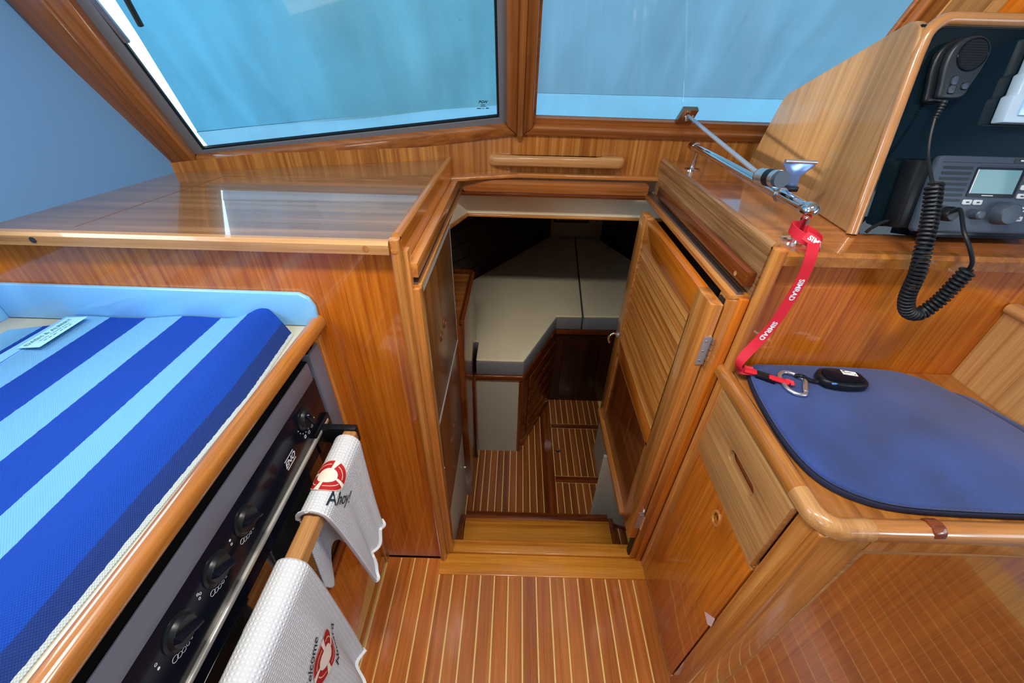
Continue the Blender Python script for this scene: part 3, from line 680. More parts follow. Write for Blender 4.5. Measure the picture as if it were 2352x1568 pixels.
# =================================================================== PASSAGE LOCKERS (port side of the passage)
pc = empty('passage_locker', 'glossy brown locker front with paired finger pulls left of the passage', 'locker', (-0.3, 0.9, ZF))
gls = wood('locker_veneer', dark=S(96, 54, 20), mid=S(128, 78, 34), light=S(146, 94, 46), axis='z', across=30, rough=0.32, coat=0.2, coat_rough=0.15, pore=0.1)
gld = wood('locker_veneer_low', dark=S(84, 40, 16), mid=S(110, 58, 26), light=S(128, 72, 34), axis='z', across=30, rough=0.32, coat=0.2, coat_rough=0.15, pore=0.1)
obj('body', box(-0.60, -0.194, 0.722, 1.112, 0.18, 1.012), drk_z, pc)
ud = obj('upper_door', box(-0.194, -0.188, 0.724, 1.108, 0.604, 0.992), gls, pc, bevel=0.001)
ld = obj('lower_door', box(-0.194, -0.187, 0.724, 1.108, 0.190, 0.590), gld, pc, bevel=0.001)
strip_m = plain('pale_edge_strip', S(190, 190, 186), 0.35)
obj('edge_strip', box(-0.194, -0.1872, 0.724, 1.112, 0.993, 0.9995), strip_m, pc)
obj('edge_strip', box(-0.194, -0.1870, 0.724, 1.112, 0.593, 0.601), strip_m, pc)
obj('edge_strip', box(-0.194, -0.1876, 1.1085, 1.1115, 0.190, 0.992), strip_m, pc)
for d_, y, z in ((ud, 0.915, 0.797), (ud, 0.858, 0.793), (ld, 0.915, 0.395), (ld, 0.858, 0.39)):
    xx = -0.1878 if d_ is ud else -0.1868
    obj('finger_pull', ring((xx, y, z), (1, 0, 0), 0.0125, 0.0028, 22, 8), drk_z, d_)
    obj('finger_hole', lathe([(0.0118, 0), (0.0118, 0.0006)], (xx, y, z), (1, 0, 0), 20), drk_z, d_)
obj('kick_panel', box(-0.21, -0.196, 0.722, 1.112, ZF, 0.18), grey_white, pc)
obj('knob', lathe([(0.004, 0), (0.005, 0.008), (0.009, 0.012), (0.008, 0.018), (0.003, 0.020)], (-0.196, 1.03, 0.02), (1, 0, 0), 16), chrome, pc)
fc = empty('fiddled_cabinet', 'brown cabinet with rounded fiddle rail beyond the passage locker', 'cabinet', (-0.3, 1.3, ZF))
obj('body', box(-0.60, -0.170, 1.115, 1.50, ZF, 0.655), drk_z, fc, bevel=0.003)
obj('top', box(-0.59, -0.178, 1.125, 1.492, 0.655, 0.658), shelf_r, fc)
obj('fiddle_rail', tube(bez([(-0.172, 1.117, 0.668), (-0.171, 1.25, 0.668), (-0.171, 1.44, 0.668), (-0.176, 1.487, 0.668), (-0.215, 1.497, 0.668), (-0.32, 1.498, 0.668), (-0.55, 1.498, 0.668)], 6), 0.0095, 12), drk_y, fc)
obj('corner_post', box(-0.170, -0.160, 1.33, 1.372, ZF, 0.225), drk_z, fc, bevel=0.003)
lt = obj('latch', box(-0.170, -0.158, 1.425, 1.447, 0.235, 0.275), black_pl, fc, bevel=0.002)
obj('latch_plate', box(-0.1578, -0.1545, 1.421, 1.451, 0.266, 0.275), chrome, lt)
obj('latch_plate', box(-0.1578, -0.1545, 1.421, 1.451, 0.232, 0.240), chrome, lt)

# =================================================================== BERTH
br = empty('berth', 'dark teak berth front with grey white panel and stepped return', 'berth', (0.1, 1.8, ZF))
ZB = 0.222
obj('front_rail', prism([(-0.1690, 1.368), (0.052, 1.368), (0.225, 1.750), (0.60, 1.755), (0.60, 1.79), (0.20, 1.785), (0.030, 1.402), (-0.1690, 1.402)], 'xy', ZB - 0.03, ZB), drk_x, br, bevel=0.006, seg=3)
obj('white_panel', box(-0.1690, 0.033, 1.380, 1.392, ZF, ZB - 0.031), grey_white, br)
obj('corner_post', prism([(0.033, 1.378), (0.050, 1.378), (0.078, 1.44), (0.033, 1.44)], 'xy', ZF, ZB - 0.031), drk_z, br)
obj('return_panel', vpan((0.068, 1.425), (0.228, 1.770), ZF, ZB - 0.031, ZF, ZB - 0.031, 0.012), drk_x, br)
dv = (Vector((0.228, 1.770, 0)) - Vector((0.068, 1.425, 0))).normalized(); nv_ = Vector((dv.y, -dv.x, 0))
for i in range(5):
    z0 = ZF + 0.05 + i * 0.083; a = Vector((0.08, 1.45, 0)) + nv_ * 0.008; b2 = Vector((0.220, 1.752, 0)) + nv_ * 0.008
    obj('slat', vpan((a.x, a.y), (b2.x, b2.y), z0, z0 + 0.068, z0, z0 + 0.068, 0.007), drk_x, br, bevel=0.002)
obj('end_panel', box(0.22, 0.62, 1.772, 1.785, ZF, ZB - 0.031), deep_z, br)
obj('end_door', box(0.275, 0.475, 1.764, 1.772, ZF + 0.04, ZB - 0.07), deep_z, br, bevel=0.003)
obj('platform', prism([(-0.60, 1.503), (-0.158, 1.503), (-0.158, 1.40), (0.03, 1.402), (0.20, 1.786), (0.62, 1.79), (1.1, 1.79), (0.66, 2.84), (0.22, 2.84)], 'xy', ZB - 0.02, ZB - 0.005), drk_x, br)
cush = plain('beige_cushion', S(232, 220, 188), 0.85, noise=0.05, nscale=8, bump=0.15, bscale=900, sheen=0.2)
cush_s = plain('grey_cushion_side', S(120, 124, 132), 0.8, bump=0.1, bscale=900)
def cushion(name, poly, label):
    c = empty(name, label, 'cushion', (poly[0][0], poly[0][1], ZB), group='berth cushions')
    obj('side_band', prism(poly, 'xy', ZB, ZB + 0.072), cush_s, c, bevel=0.006)
    cx = sum(p[0] for p in poly) / len(poly); cy = sum(p[1] for p in poly) / len(poly)
    ins = [(cx + (x - cx) * 0.992, cy + (y - cy) * 0.994) for x, y in poly]
    obj('top_cover', prism(ins, 'xy', ZB + 0.071, ZB + 0.084), cush, c, bevel=0.006, seg=3)
cushion('berth_cushion', [(-0.160, 1.374), (0.050, 1.374), (0.222, 1.753), (0.354, 1.756), (0.430, 2.83), (0.235, 2.83), (-0.36, 1.96), (-0.53, 1.70), (-0.50, 1.52), (-0.160, 1.512)],
        'large beige berth cushion with notched grey front edge')
cushion('berth_cushion', [(0.358, 1.756), (0.70, 1.765), (1.05, 1.80), (0.60, 2.83), (0.434, 2.83)], 'narrower beige berth cushion partly behind the louvred door')

# =================================================================== GRAB HANDLE on the striped panel
def gh():
    yw = 1.400; out = [(-0.093, yw), (-0.093, 1.372), (-0.088, 1.358), (-0.074, 1.352), (0.318, 1.352), (0.332, 1.358), (0.337, 1.372), (0.337, yw)]
    inn = [(0.268, yw), (0.260, 1.380), (0.240, 1.370), (0.004, 1.370), (-0.016, 1.380), (-0.024, yw)]
    return prism(out + inn, 'xy', 1.103, 1.136)
thing('wooden_grab_rail', gh(), pal_x, 'long rounded teak grab handle fixed below the windscreen mullion', 'handle', bevel=0.0105, seg=4)

# =================================================================== CHROME RAIL on the starboard shelf
gr = empty('grab_rail', 'chrome grab rail on two stanchions along the starboard shelf', 'rail', (0.52, 1.0, 1.1245))
obj('tube', tube([(0.52, 1.312, 1.181), (0.52, 0.74, 1.181)], 0.0112, 18), chrome, gr)
obj('end_cap', tube([(0.52, 1.335, 1.181), (0.52, 1.3125, 1.181)], 0.0114, 18), bronze, gr)
obj('elbow', lathe([(0.0001, -0.016), (0.008, -0.0145), (0.0135, -0.009), (0.0155, 0), (0.0135, 0.009), (0.0115, 0.016)], (0.52, 0.728, 1.181), (0, 1, 0), 20), chrome, gr)
for y, rr in ((1.290, 0.0065), (0.728, 0.0085)):
    s_ = obj('stanchion', lathe([(rr * 1.25, 0.002), (rr, 0.012), (rr * 0.92, 0.03), (rr, 0.048)], (0.52, y, 1.1255), (0, 0, 1), 16), chrome, gr)
    obj('base_flange', lathe([(0.024, 0), (0.024, 0.003), (0.014, 0.006)], (0.52, y, 1.1246), (0, 0, 1), 24), chrome, s_)
obj('collar', ring((0.52, 1.300, 1.181), (0, 1, 0), 0.0115, 0.002, 18, 6), chrome, gr)
sy = empty('window_stay', 'slim metal stay rod from the windscreen plate to a clamp on the chrome rail', 'window stay', (0.50, 1.36, 1.24))
obj('plate', bar(FC, [(0.470, 0.040), (0.516, 0.040), (0.522, 0.085), (0.478, 0.085)], -0.012, 0.006), bronze, sy, bevel=0.002)
obj('plate_screw', join(lathe([(0.007, 0), (0.005, 0.010)], FC(0.494, 0.062, 0.006), (0, -0.87, -0.5), 12), lathe([(0.004, 0), (0.003, 0.003)], FC(0.512, 0.066, 0.006), (0, -0.87, -0.5), 10)), chrome, sy)
obj('rod', tube([(0.494, 1.352, 1.256), (0.4885, 0.861, 1.207)], 0.0048, 12), steel, sy)
sl = obj('sleeve', tube([(0.488, 0.860, 1.206), (0.4928, 0.8078, 1.2142)], 0.0157, 20), alu, sy)
obj('sleeve_cap', tube([(0.4877, 0.8632, 1.2055), (0.488, 0.8602, 1.206)], 0.0150, 20), bronze, sl)
obj('rubber_band', tube([(0.4905, 0.836, 1.2098), (0.4920, 0.819, 1.2125)], 0.0162, 20), rubber, sl)
obj('end_block', tube([(0.4928, 0.808, 1.2142), (0.4938, 0.797, 1.2158)], 0.0150, 20), grey_pl, sl)
rc = empty('rail_clamp', 'polished fan shaped clamp plate standing on the chrome rail', 'clamp', (0.525, 0.83, 1.18))
fanp = [(0.529, 1.190), (0.557, 1.188), (0.553, 1.212), (0.573, 1.233), (0.571, 1.241), (0.514, 1.242), (0.511, 1.234), (0.531, 1.212)]
obj('fan_plate', prism(fanp, 'xz', 0.838, 0.843), plain('steel_sky_reflection', S(126, 152, 208), 0.18, metal=0.55), rc, bevel=0.0015)  # blue of the reflected sky is put into the steel's colour
obj('fan_rim', tube([(0.512, 0.8385, 1.240), (0.573, 0.8385, 1.239)], 0.0035, 10), alu, rc)
obj('clamp_block', box(0.520, 0.552, 0.826, 0.850, 1.186, 1.196), black_pl, rc, bevel=0.002)
obj('clamp_ring', ring((0.52, 0.824, 1.181), (0, 1, 0), 0.0125, 0.0022, 20, 6), steel_d, rc)

# =================================================================== GALLEY
gc = empty('galley_worktop', 'moulded worktop with raised splashback tinted by painted blue light and teak edge rail', 'worktop', (-0.7, 0.3, 0.90))
obj('top', box(-1.02, -0.406, -1.2, 0.6715, 0.915, 0.940), counter_m, gc)
obj('splashback', prism([(-1.02, 0.940), (-0.392, 0.940), (-0.390, 0.985), (-0.398, 1.004), (-0.415, 1.014), (-1.02, 1.018)], 'xz', 0.671, 0.6815), blue_cast_gelcoat, gc, bevel=0.003, seg=3)
obj('side_splashback', box(-1.038, -1.021, -1.2, 0.680, 0.930, 1.018), blue_cast_gelcoat, gc, bevel=0.003)
obj('edge_rail', sweep(rrect(-0.0125, 0.0125, -0.015, 0.015, 0.0115, 5), [(-0.394, -1.2, 0.9465), (-0.394, 0.681, 0.9465)], up=(0, 0, 1)), rail_w, gc)
obj('counter_inset', box(-0.998, -0.990, 0.25, 0.60, 0.940, 0.9408), grey_pl, gc)
# base cabinet under and beside the stove
gb_ = empty('galley_cabinet', 'orange teak galley base cabinet under the stove', 'cabinet', (-0.6, 0.4, 0))
obj('body', box(-1.02, -0.412, -1.2, 0.681, 0.002, 0.44), ply_z, gb_)
obj('end_stile', box(-0.412, -0.398, 0.655, 0.681, 0.002, 0.9145), sol_z, gb_, bevel=0.002)
obj('end_panel', box(-1.0, -0.42, 0.655, 0.681, 0.44, 0.914), ply_z, gb_)
obj('top_rail', box(-0.412, -0.400, -1.2, 0.654, 0.405, 0.440), drk_y, gb_, bevel=0.002)
cd = obj('door', box(-0.412, -0.402, 0.14, 0.600, 0.06, 0.385), ply_z, gb_, bevel=0.003)
obj('finger_hole', sweep(circ(0.004, 8), [(-0.4015, 0.40, 0.30), (-0.4015, 0.40, 0.345)], up=(1, 0, 0)), drk_z, cd)
obj('toe_rail', box(-0.412, -0.402, -1.2, 0.654, 0.002, 0.045), sol_y, gb_, bevel=0.002)
obj('near_body', box(-1.0, -0.42, -1.2, 0.085, 0.44, 0.914), ply_z, gb_)

sv = empty('stove', 'black and steel built-in stove with round knobs under the galley worktop', 'stove', (-0.6, 0.35, 0.44))
obj('body', box(-0.95, -0.402, 0.10, 0.635, 0.445, 0.90), void, sv)
obj('steel_trim', box(-0.3935, -0.390, 0.098, 0.592, 0.868, 0.909), steel_p, sv, bevel=0.0008)
cpn = obj('control_panel', box(-0.405, -0.391, 0.098, 0.598, 0.762, 0.8675), black_gl, sv, bevel=0.001)
obj('side_trim', join(box(-0.410, -0.392, 0.608, 0.612, 0.60, 0.9145), box(-0.398, -0.392, 0.612, 0.650, 0.60, 0.9145)), steel_p, sv, bevel=0.001)
od = obj('oven_door', box(-0.405, -0.392, 0.100, 0.592, 0.47, 0.752), black_gl, sv, bevel=0.002)
obj('door_trim', join(box(-0.394, -0.3870, 0.100, 0.592, 0.752, 0.7605), box(-0.394, -0.389, 0.586, 0.592, 0.48, 0.752)), plain('bright_trim', S(196, 194, 188), 0.25, metal=0.3), od, bevel=0.001)
obj('door_window', box(-0.3925, -0.3912, 0.16, 0.53, 0.50, 0.72), plain('oven_glass', (0.004, 0.005, 0.006, 1), 0.05, coat=1.0), od)
for i, y in enumerate((0.527, 0.324, 0.254, 0.182)):
    k = obj('knob', lathe([(0.0235, 0), (0.0235, 0.002), (0.020, 0.0035), (0.0185, 0.008), (0.017, 0.0095), (0.0005, 0.010)], (-0.391, y, 0.828), (1, 0, 0), 32), black_pl, cpn)
    an = math.radians(-35 if i else -70)
    dz, dy = math.sin(an), math.cos(an)
    c = Vector((-0.382, y, 0.828)); dvec = Vector((0, dy, dz)); pvec = Vector((0, -dz, dy))
    obj('knob_grip', hexa([c - dvec * 0.018 - pvec * 0.0045, c + dvec * 0.018 - pvec * 0.0045, c + dvec * 0.018 + pvec * 0.0045, c - dvec * 0.018 + pvec * 0.0045],
                          [c - dvec * 0.016 - pvec * 0.002 + Vector((.009, 0, 0)), c + dvec * 0.018 - pvec * 0.002 + Vector((.009, 0, 0)), c + dvec * 0.018 + pvec * 0.002 + Vector((.009, 0, 0)), c - dvec * 0.016 + pvec * 0.002 + Vector((.009, 0, 0))]), black_gl, k, bevel=0.001)
    G = []
    if i:
        for a, r in zip((250, 262, 274, 286, 298), (0.0042, 0.0034, 0.0030, 0.0022, 0.0014)):
            a = math.radians(a - 22); G.append(ring((-0.3907, y + 0.031 * math.cos(a), 0.828 + 0.031 * math.sin(a)), (1, 0, 0), r, 0.0003, 14, 4))
        for dy_, dz_, fl in ((-0.034, 0.004, i == 1), (-0.035, -0.004, i == 3), (-0.031, 0.0, False))[:2 if i != 2 else 3]:
            cc = (-0.3909, y + dy_, 0.828 + dz_)
            G.append(lathe([(0.0018, 0), (0.0018, 0.0003)], cc, (1, 0, 0), 12) if fl else ring(cc, (1, 0, 0), 0.0016, 0.0003, 12, 4))
    else:
        for a in range(190, 330, 20):
            a = math.radians(a); G.append(lathe([(0.0011, 0), (0.0011, 0.0003)], (-0.3909, y + 0.029 * math.cos(a), 0.828 + 0.029 * math.sin(a)), (1, 0, 0), 8))
        for a in (245, 268, 290, 312):
            a = math.radians(a); yy, zz = y + 0.037 * math.cos(a), 0.828 + 0.037 * math.sin(a)
            G.append(tube([(-0.3907, yy + 0.0026 * c, zz + 0.0026 * s) for c, s in ((1, 1), (-1, 1), (-1, -1), (1, -1))], 0.0004, 4, closed=True, up=(1, 0, 0)))
    obj('dial_marks', join(*G), white_ink, cpn, smooth=0)
obj('maker_mark', join(text_geo('ENO', 0.016, 0.3, lambda x, y: (-0.3906, 0.452 + x, 0.800 + y), bold=0.0004), box(-0.3909, -0.3905, 0.438, 0.468, 0.7895, 0.7910), box(-0.3909, -0.3905, 0.438, 0.468, 0.8095, 0.8108)), white_ink, cpn, smooth=0)
tb = obj('towel_bar', prism(rrect(-0.344, -0.316, 0.730, 0.760, 0.005), 'xz', 0.06, 0.558), pal_y, sv, bevel=0.001)
obj('bar_bracket', join(box(-0.392, -0.318, 0.558, 0.572, 0.722, 0.765), box(-0.392, -0.388, 0.535, 0.60, 0.715, 0.770)), black_pl, sv, bevel=0.001)
obj('bar_bracket', box(-0.392, -0.338, 0.10, 0.112, 0.725, 0.755), black_pl, sv, bevel=0.001)

# ---- striped mat on the worktop
def stripes_mat():
    m, nt, b = nodes('striped_weave'); L = nt.links.new
    uvn = mk(nt, 'ShaderNodeUVMap'); sx = mk(nt, 'ShaderNodeSeparateXYZ'); L(uvn.outputs['UV'], sx.inputs[0])
    nz = mk(nt, 'ShaderNodeTexNoise'); nz.inputs['Scale'].default_value = 160; L(uvn.outputs['UV'], nz.inputs['Vector'])
    ad = mk(nt, 'ShaderNodeMath', operation='MULTIPLY_ADD'); L(nz.outputs['Fac'], ad.inputs[0]); ad.inputs[1].default_value = 0.006; L(sx.outputs['X'], ad.inputs[2])
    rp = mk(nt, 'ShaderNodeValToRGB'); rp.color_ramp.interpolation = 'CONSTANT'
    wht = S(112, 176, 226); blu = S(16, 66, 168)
    stops = [(0.0, wht), (0.165, blu), (0.318, wht), (0.478, blu), (0.640, wht), (0.755, blu), (0.945, S(26, 52, 120)), (0.992, S(186, 198, 200))]  # dark blue stop: edge fold's shading plus coarser knit, put into the colour
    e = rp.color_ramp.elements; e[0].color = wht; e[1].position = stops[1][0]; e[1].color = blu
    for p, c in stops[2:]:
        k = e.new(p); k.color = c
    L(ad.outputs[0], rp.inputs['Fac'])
    # woven cords: alternating little bumps
    mp = mk(nt, 'ShaderNodeMapping'); mp.inputs['Scale'].default_value = (950, 2500, 1); L(uvn.outputs['UV'], mp.inputs['Vector'])
    s2 = mk(nt, 'ShaderNodeSeparateXYZ'); L(mp.outputs['Vector'], s2.inputs[0])
    sa = mk(nt, 'ShaderNodeMath', operation='SINE'); L(s2.outputs['X'], sa.inputs[0])
    sb = mk(nt, 'ShaderNodeMath', operation='SINE'); L(s2.outputs['Y'], sb.inputs[0])
    mu = mk(nt, 'ShaderNodeMath', operation='MULTIPLY'); L(sa.outputs[0], mu.inputs[0]); L(sb.outputs[0], mu.inputs[1])
    bp = mk(nt, 'ShaderNodeBump'); bp.inputs['Strength'].default_value = 0.5; bp.inputs['Distance'].default_value = 0.0010
    L(mu.outputs[0], bp.inputs['Height']); L(bp.outputs['Normal'], b.inputs['Normal'])
    mr = mk(nt, 'ShaderNodeMapRange'); mr.inputs['From Min'].default_value = -1; mr.inputs['To Min'].default_value = 0.82; mr.inputs['To Max'].default_value = 1.06
    L(mu.outputs[0], mr.inputs['Value'])
    sc = mk(nt, 'ShaderNodeVectorMath', operation='SCALE'); L(rp.outputs['Color'], sc.inputs[0]); L(mr.outputs['Result'], sc.inputs['Scale'])
    L(sc.outputs['Vector'], b.inputs['Base Color']); b.inputs['Roughness'].default_value = 0.85; b.inputs['Specular IOR Level'].default_value = 0.2
    return m
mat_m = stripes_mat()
def mat_z(u, v):
    # u across (0 outboard, 1 at the rail), v fore-aft (0 near, 1 at splashback)
    far = max(0.0, (v - 0.35) / 0.65)
    hump = 0.018 * far ** 1.5 * math.exp(-((u - 0.83) / 0.10) ** 2)
    rip = 0.0020 * math.sin(7 * u + 3 * v) + 0.003 * far * math.sin(14 * u + 1.0)
    body = 0.007 * min(1.0, u / 0.25) + 0.006 * math.exp(-((u - 0.86) / 0.09) ** 2)
    drop = -0.016 * max(0.0, (u - 0.86) / 0.14) ** 1.6
    return 0.9480 + hump + rip + body + drop
def mat_p(u, v):
    y1 = 0.668 + (0.008 * math.exp(-((u - 0.8) / 0.08) ** 2)) - 0.03 * max(0, (u - 0.86) / 0.14) ** 1.5
    y = -0.6 + v * (y1 + 0.6)
    xr = -0.417 - (0.022 * (0.47 - y) if y < 0.47 else 0.012 * (y - 0.47) / 0.17)
    x = -0.885 + u * 0.475 if u <= 0.755 else lerp(-0.5264, max(xr, -0.50), (u - 0.755) / 0.245)
    return Vector((x, y, mat_z(u, v)))
def thick(fn, nu, nv, th):
    V, F = grid(fn, nu, nv); n = len(V)
    UV = [(i / nu, j / nv) for j in range(nv + 1) for i in range(nu + 1)]
    V2 = [(x, y, z - th) for x, y, z in V]
    F2 = [tuple(reversed([k + n for k in f])) for f in F]
    bd = [i for i in range(nu + 1)] + [j * (nu + 1) + nu for j in range(1, nv + 1)] + [nv * (nu + 1) + i for i in range(nu - 1, -1, -1)] + [j * (nu + 1) for j in range(nv - 1, 0, -1)]
    FS_ = [(bd[k], bd[(k + 1) % len(bd)], bd[(k + 1) % len(bd)] + n, bd[k] + n) for k in range(len(bd))]
    return (V + V2, F + F2 + FS_), UV + UV
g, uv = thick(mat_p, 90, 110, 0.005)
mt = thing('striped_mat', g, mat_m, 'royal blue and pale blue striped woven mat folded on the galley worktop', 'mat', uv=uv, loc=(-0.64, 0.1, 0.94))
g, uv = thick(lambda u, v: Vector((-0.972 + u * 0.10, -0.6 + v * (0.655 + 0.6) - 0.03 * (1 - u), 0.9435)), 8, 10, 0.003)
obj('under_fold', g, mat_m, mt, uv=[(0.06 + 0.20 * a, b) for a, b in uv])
obj('edge_band', sweep([(-0.012, -0.001), (0.012, -0.001), (0.012, 0.004), (-0.012, 0.004)], [(-0.885 + 0.008, -0.6 + t * 1.262, 0.9485 + 0.001 * math.sin(9 * t)) for t in [k / 20 for k in range(21)]], up=(0, 0, 1)), plain('pale_blue_tape', S(130, 196, 242), 0.85), mt)
lab_m = plain('pale_label', S(178, 236, 244), 0.5)
tg = obj('sewn_label', grid(lambda u, v: Vector((-0.873 + u * 0.043 - 0.003 * v, 0.553 + v * 0.10, 0.9565 + 0.004 * u)), 4, 6), lab_m, mt)
def lab(x, y): return Vector((-0.873 + 0.0215 - y - 0.0015, 0.603 + x, 0.9571 + 0.004 * ((0.0215 - y) / 0.043)))
obj('lettering', join(text_geo('DASH & ALBERT', 0.0125, 0, lambda x, y: lab(x, y + 0.009)), text_geo('RUG COMPANY', 0.0068, 0, lambda x, y: lab(x, y - 0.003), spacing=1.3),
                      *[([lab(x0, -0.0115), lab(x0 + 0.006, -0.0115), lab(x0 + 0.006, -0.0100), lab(x0, -0.0100)], [(0, 1, 2, 3)]) for x0 in (-0.03, -0.021, -0.012, 0.001, 0.010, 0.019)]), plain('teal_ink', S(40, 120, 140), 0.7), tg, smooth=0)
obj('stitch_line', tube([(-0.866 + 0.0008 * math.sin(k * 1.9), -0.6 + k * 0.0253, 0.9535) for k in range(50)], 0.0007, 5), plain('blue_thread', S(30, 96, 190), 0.9), mt)

# ---- waffle towels on the wooden bar
def waffle():
    m, nt, b = nodes('white_waffle_cotton'); L = nt.links.new
    uvn = mk(nt, 'ShaderNodeUVMap'); mp = mk(nt, 'ShaderNodeMapping'); mp.inputs['Scale'].default_value = (1050, 1050, 1); L(uvn.outputs['UV'], mp.inputs['Vector'])
    s = mk(nt, 'ShaderNodeSeparateXYZ'); L(mp.outputs['Vector'], s.inputs[0])
    sa = mk(nt, 'ShaderNodeMath', operation='SINE'); L(s.outputs['X'], sa.inputs[0]); sb = mk(nt, 'ShaderNodeMath', operation='SINE'); L(s.outputs['Y'], sb.inputs[0])
    mn = mk(nt, 'ShaderNodeMath', operation='MINIMUM'); L(sa.outputs[0], mn.inputs[0]); L(sb.outputs[0], mn.inputs[1])
    bp = mk(nt, 'ShaderNodeBump'); bp.inputs['Strength'].default_value = 0.6; bp.inputs['Distance'].default_value = 0.0009
    L(mn.outputs[0], bp.inputs['Height']); L(bp.outputs['Normal'], b.inputs['Normal'])
    mr = mk(nt, 'ShaderNodeMapRange'); mr.inputs['From Min'].default_value = -1; mr.inputs['To Min'].default_value = 0.84; mr.inputs['To Max'].default_value = 1.0
    L(mn.outputs[0], mr.inputs['Value'])
    sc = mk(nt, 'ShaderNodeVectorMath', operation='SCALE'); sc.inputs[0].default_value = S(228, 232, 238)[:3]; L(mr.outputs['Result'], sc.inputs['Scale'])
    L(sc.outputs['Vector'], b.inputs['Base Color']); b.inputs['Roughness'].default_value = 0.9; b.inputs['Specular IOR Level'].default_value = 0.15
    b.inputs['Subsurface Weight'].default_value = 0.0
    return m
waf = waffle()
BX, BZ, BR = -0.330, 0.745, 0.0225
def drape(d):
    """Path over the bar: d > 0 hangs in front, d < 0 goes over the top and down behind. Returns x, z, nx, nz."""
    arc = math.pi * BR
    if d >= 0: return BX + BR, BZ - d, 1.0, 0.0
    if d > -arc:
        a = -d / BR; return BX + BR * math.cos(a), BZ + BR * math.sin(a), math.cos(a), math.sin(a)
    return BX - BR, BZ - (-d - arc), -1.0, 0.0
def towel(ya, yb, yc, yd, front, backl, amp, ph):
    """ya, yb: extent on the bar; yc, yd: extent at the front hem."""
    def P(u, d, off=0.0):
        x, z, nx, nz = drape(d); w = max(0.0, min(1.0, d / 0.33))
        y = lerp(lerp(ya, yb, u), lerp(yc, yd, u), w ** 0.8)
        y -= 0.006 * math.sin(u * 3.1) * (1 - w)
        fl = max(0.0, d)
        x += nx * off + (0.015 * fl + amp * (w ** 1.2) * math.sin(u * 9.0 + ph) + 0.35 * amp * w * math.sin(u * 21 + 2 * ph)) * (1 if nx > 0 else 0)
        if d < 0 and nx < -0.9:
            k = -d - math.pi * BR; x -= -0.10 * k * 0; y -= 0.10 * k; x += 0.004 * math.sin(u * 14) * min(1, k / 0.05)
        z += nz * off
        return Vector((x, y, z))
    def fn(u, v):
        d = lerp(-math.pi * BR - backl(u), front(u), v); return P(u, d)
    return P, fn
def towel_obj(label, ya, yb, yc, yd, front, backl, amp, ph, nu=60, nv=90):
    P, fn = towel(ya, yb, yc, yd, front, backl, amp, ph)
    V, F = grid(fn, nu, nv); UV = [((ya + (yb - ya) * i / nu), lerp(-math.pi * BR - backl(i / nu), front(i / nu), j / nv)) for j in range(nv + 1) for i in range(nu + 1)]
    o = thing('dish_towel', (V, F), waf, label, 'towel', 'dish towels on the stove bar', uv=UV, loc=(-0.33, (ya + yb) / 2, 0.45), smooth=80)
    sm = o.modifiers.new('thickness', 'SOLIDIFY'); sm.thickness = 0.0035; sm.offset = 1
    hem_v = [P(k / 40, front(k / 40) - 0.004, 0.0045) for k in range(41)]
    obj('hem', sweep(circ(0.0024, 6, 0.0060), hem_v, up=(1, 0, 0)), plain('towel_hem', S(226, 230, 236), 0.9), o)
    obj('hem', sweep(circ(0.0020, 6, 0.0045), [P(0.004, lerp(-math.pi * BR, front(0), k / 40), 0.0045) for k in range(41)], up=(1, 0, 0.3)), plain('towel_hem_edge', S(226, 230, 236), 0.9), o)
    return o, P
red_m = plain('red_print', S(178, 20, 30), 0.75); cream_m = plain('cream_print', S(240, 228, 214), 0.8); thread = plain('black_thread', S(26, 40, 54), 0.8)
def emblem(o, P, u0, d0, wid, rot, R, text, text2=None, tsize=0.022, ex=1.0):
    cr, sr_ = math.cos(rot), math.sin(rot)
    def M(off):
        def f(a, b):
            a *= ex
            a2, b2 = a * cr - b * sr_, a * sr_ + b * cr
            return P(u0 + a2 / wid, d0 - b2, off)
        return f
    def sector(r0, r1, a0, a1, off, n=14, m=3):
        f = M(off)
        return grid(lambda u, v: f(lerp(r0, r1, v) * math.cos(lerp(a0, a1, u)), lerp(r0, r1, v) * math.sin(lerp(a0, a1, u))), n, m)
    T = 2 * math.pi
    lb = obj('lifebuoy_print', sector(R * 0.50, R, 0, T, 0.0048, 48, 4), red_m, o, recalc=False)
    obj('print_centre', sector(0.0005, R * 0.49, 0, T, 0.0050, 32, 4), cream_m, lb, recalc=False)
    obj('print_band', join(*[sector(R * 0.49, R * 1.03, T * (k + 0.45) / 4 - 0.14, T * (k + 0.45) / 4 + 0.14, 0.0054, 4, 4) for k in range(4)]), cream_m, lb, recalc=False)
    obj('print_rope', join(sector(R * 1.0, R * 1.035, 0, T, 0.0052, 48, 1), *[sector(R * 0.72, R * 0.77, T * (k + 0.6) / 4, T * (k + 1.3) / 4, 0.0056, 10, 1) for k in range(4)]), plain('peach_print', S(236, 190, 160), 0.8), lb, recalc=False)
    f = M(0.0056)
    G = [text_geo(text[0], tsize, 0.35, lambda x, y: f(x + text[1], y + text[2]), bold=0.0002)]
    if text2:
        a = text2[3]
        G.append(text_geo(text2[0], tsize, 0.35, lambda x, y: f(text2[1] + x * math.cos(a) - y * math.sin(a), text2[2] + x * math.sin(a) + y * math.cos(a)), bold=0.0002))
    for g_ in G: obj('stitched_lettering', g_, thread, o, smooth=0, recalc=False)
t1, P1 = towel_obj('white waffle dish towel with red lifebuoy and the word Ahoy, farther along the stove bar', 0.372, 0.540, 0.412, 0.520,
                   lambda u: 0.300 - 0.065 * u + 0.024 * abs(math.sin(u * 7.5 + 0.4)), lambda u: 0.20 + 0.035 * math.sin(u * 11), 0.010, 0.6)
emblem(t1, P1, 0.46, -0.034, 0.168, -0.95, 0.031, ('Ahoy!', 0.020, -0.046), tsize=0.034)
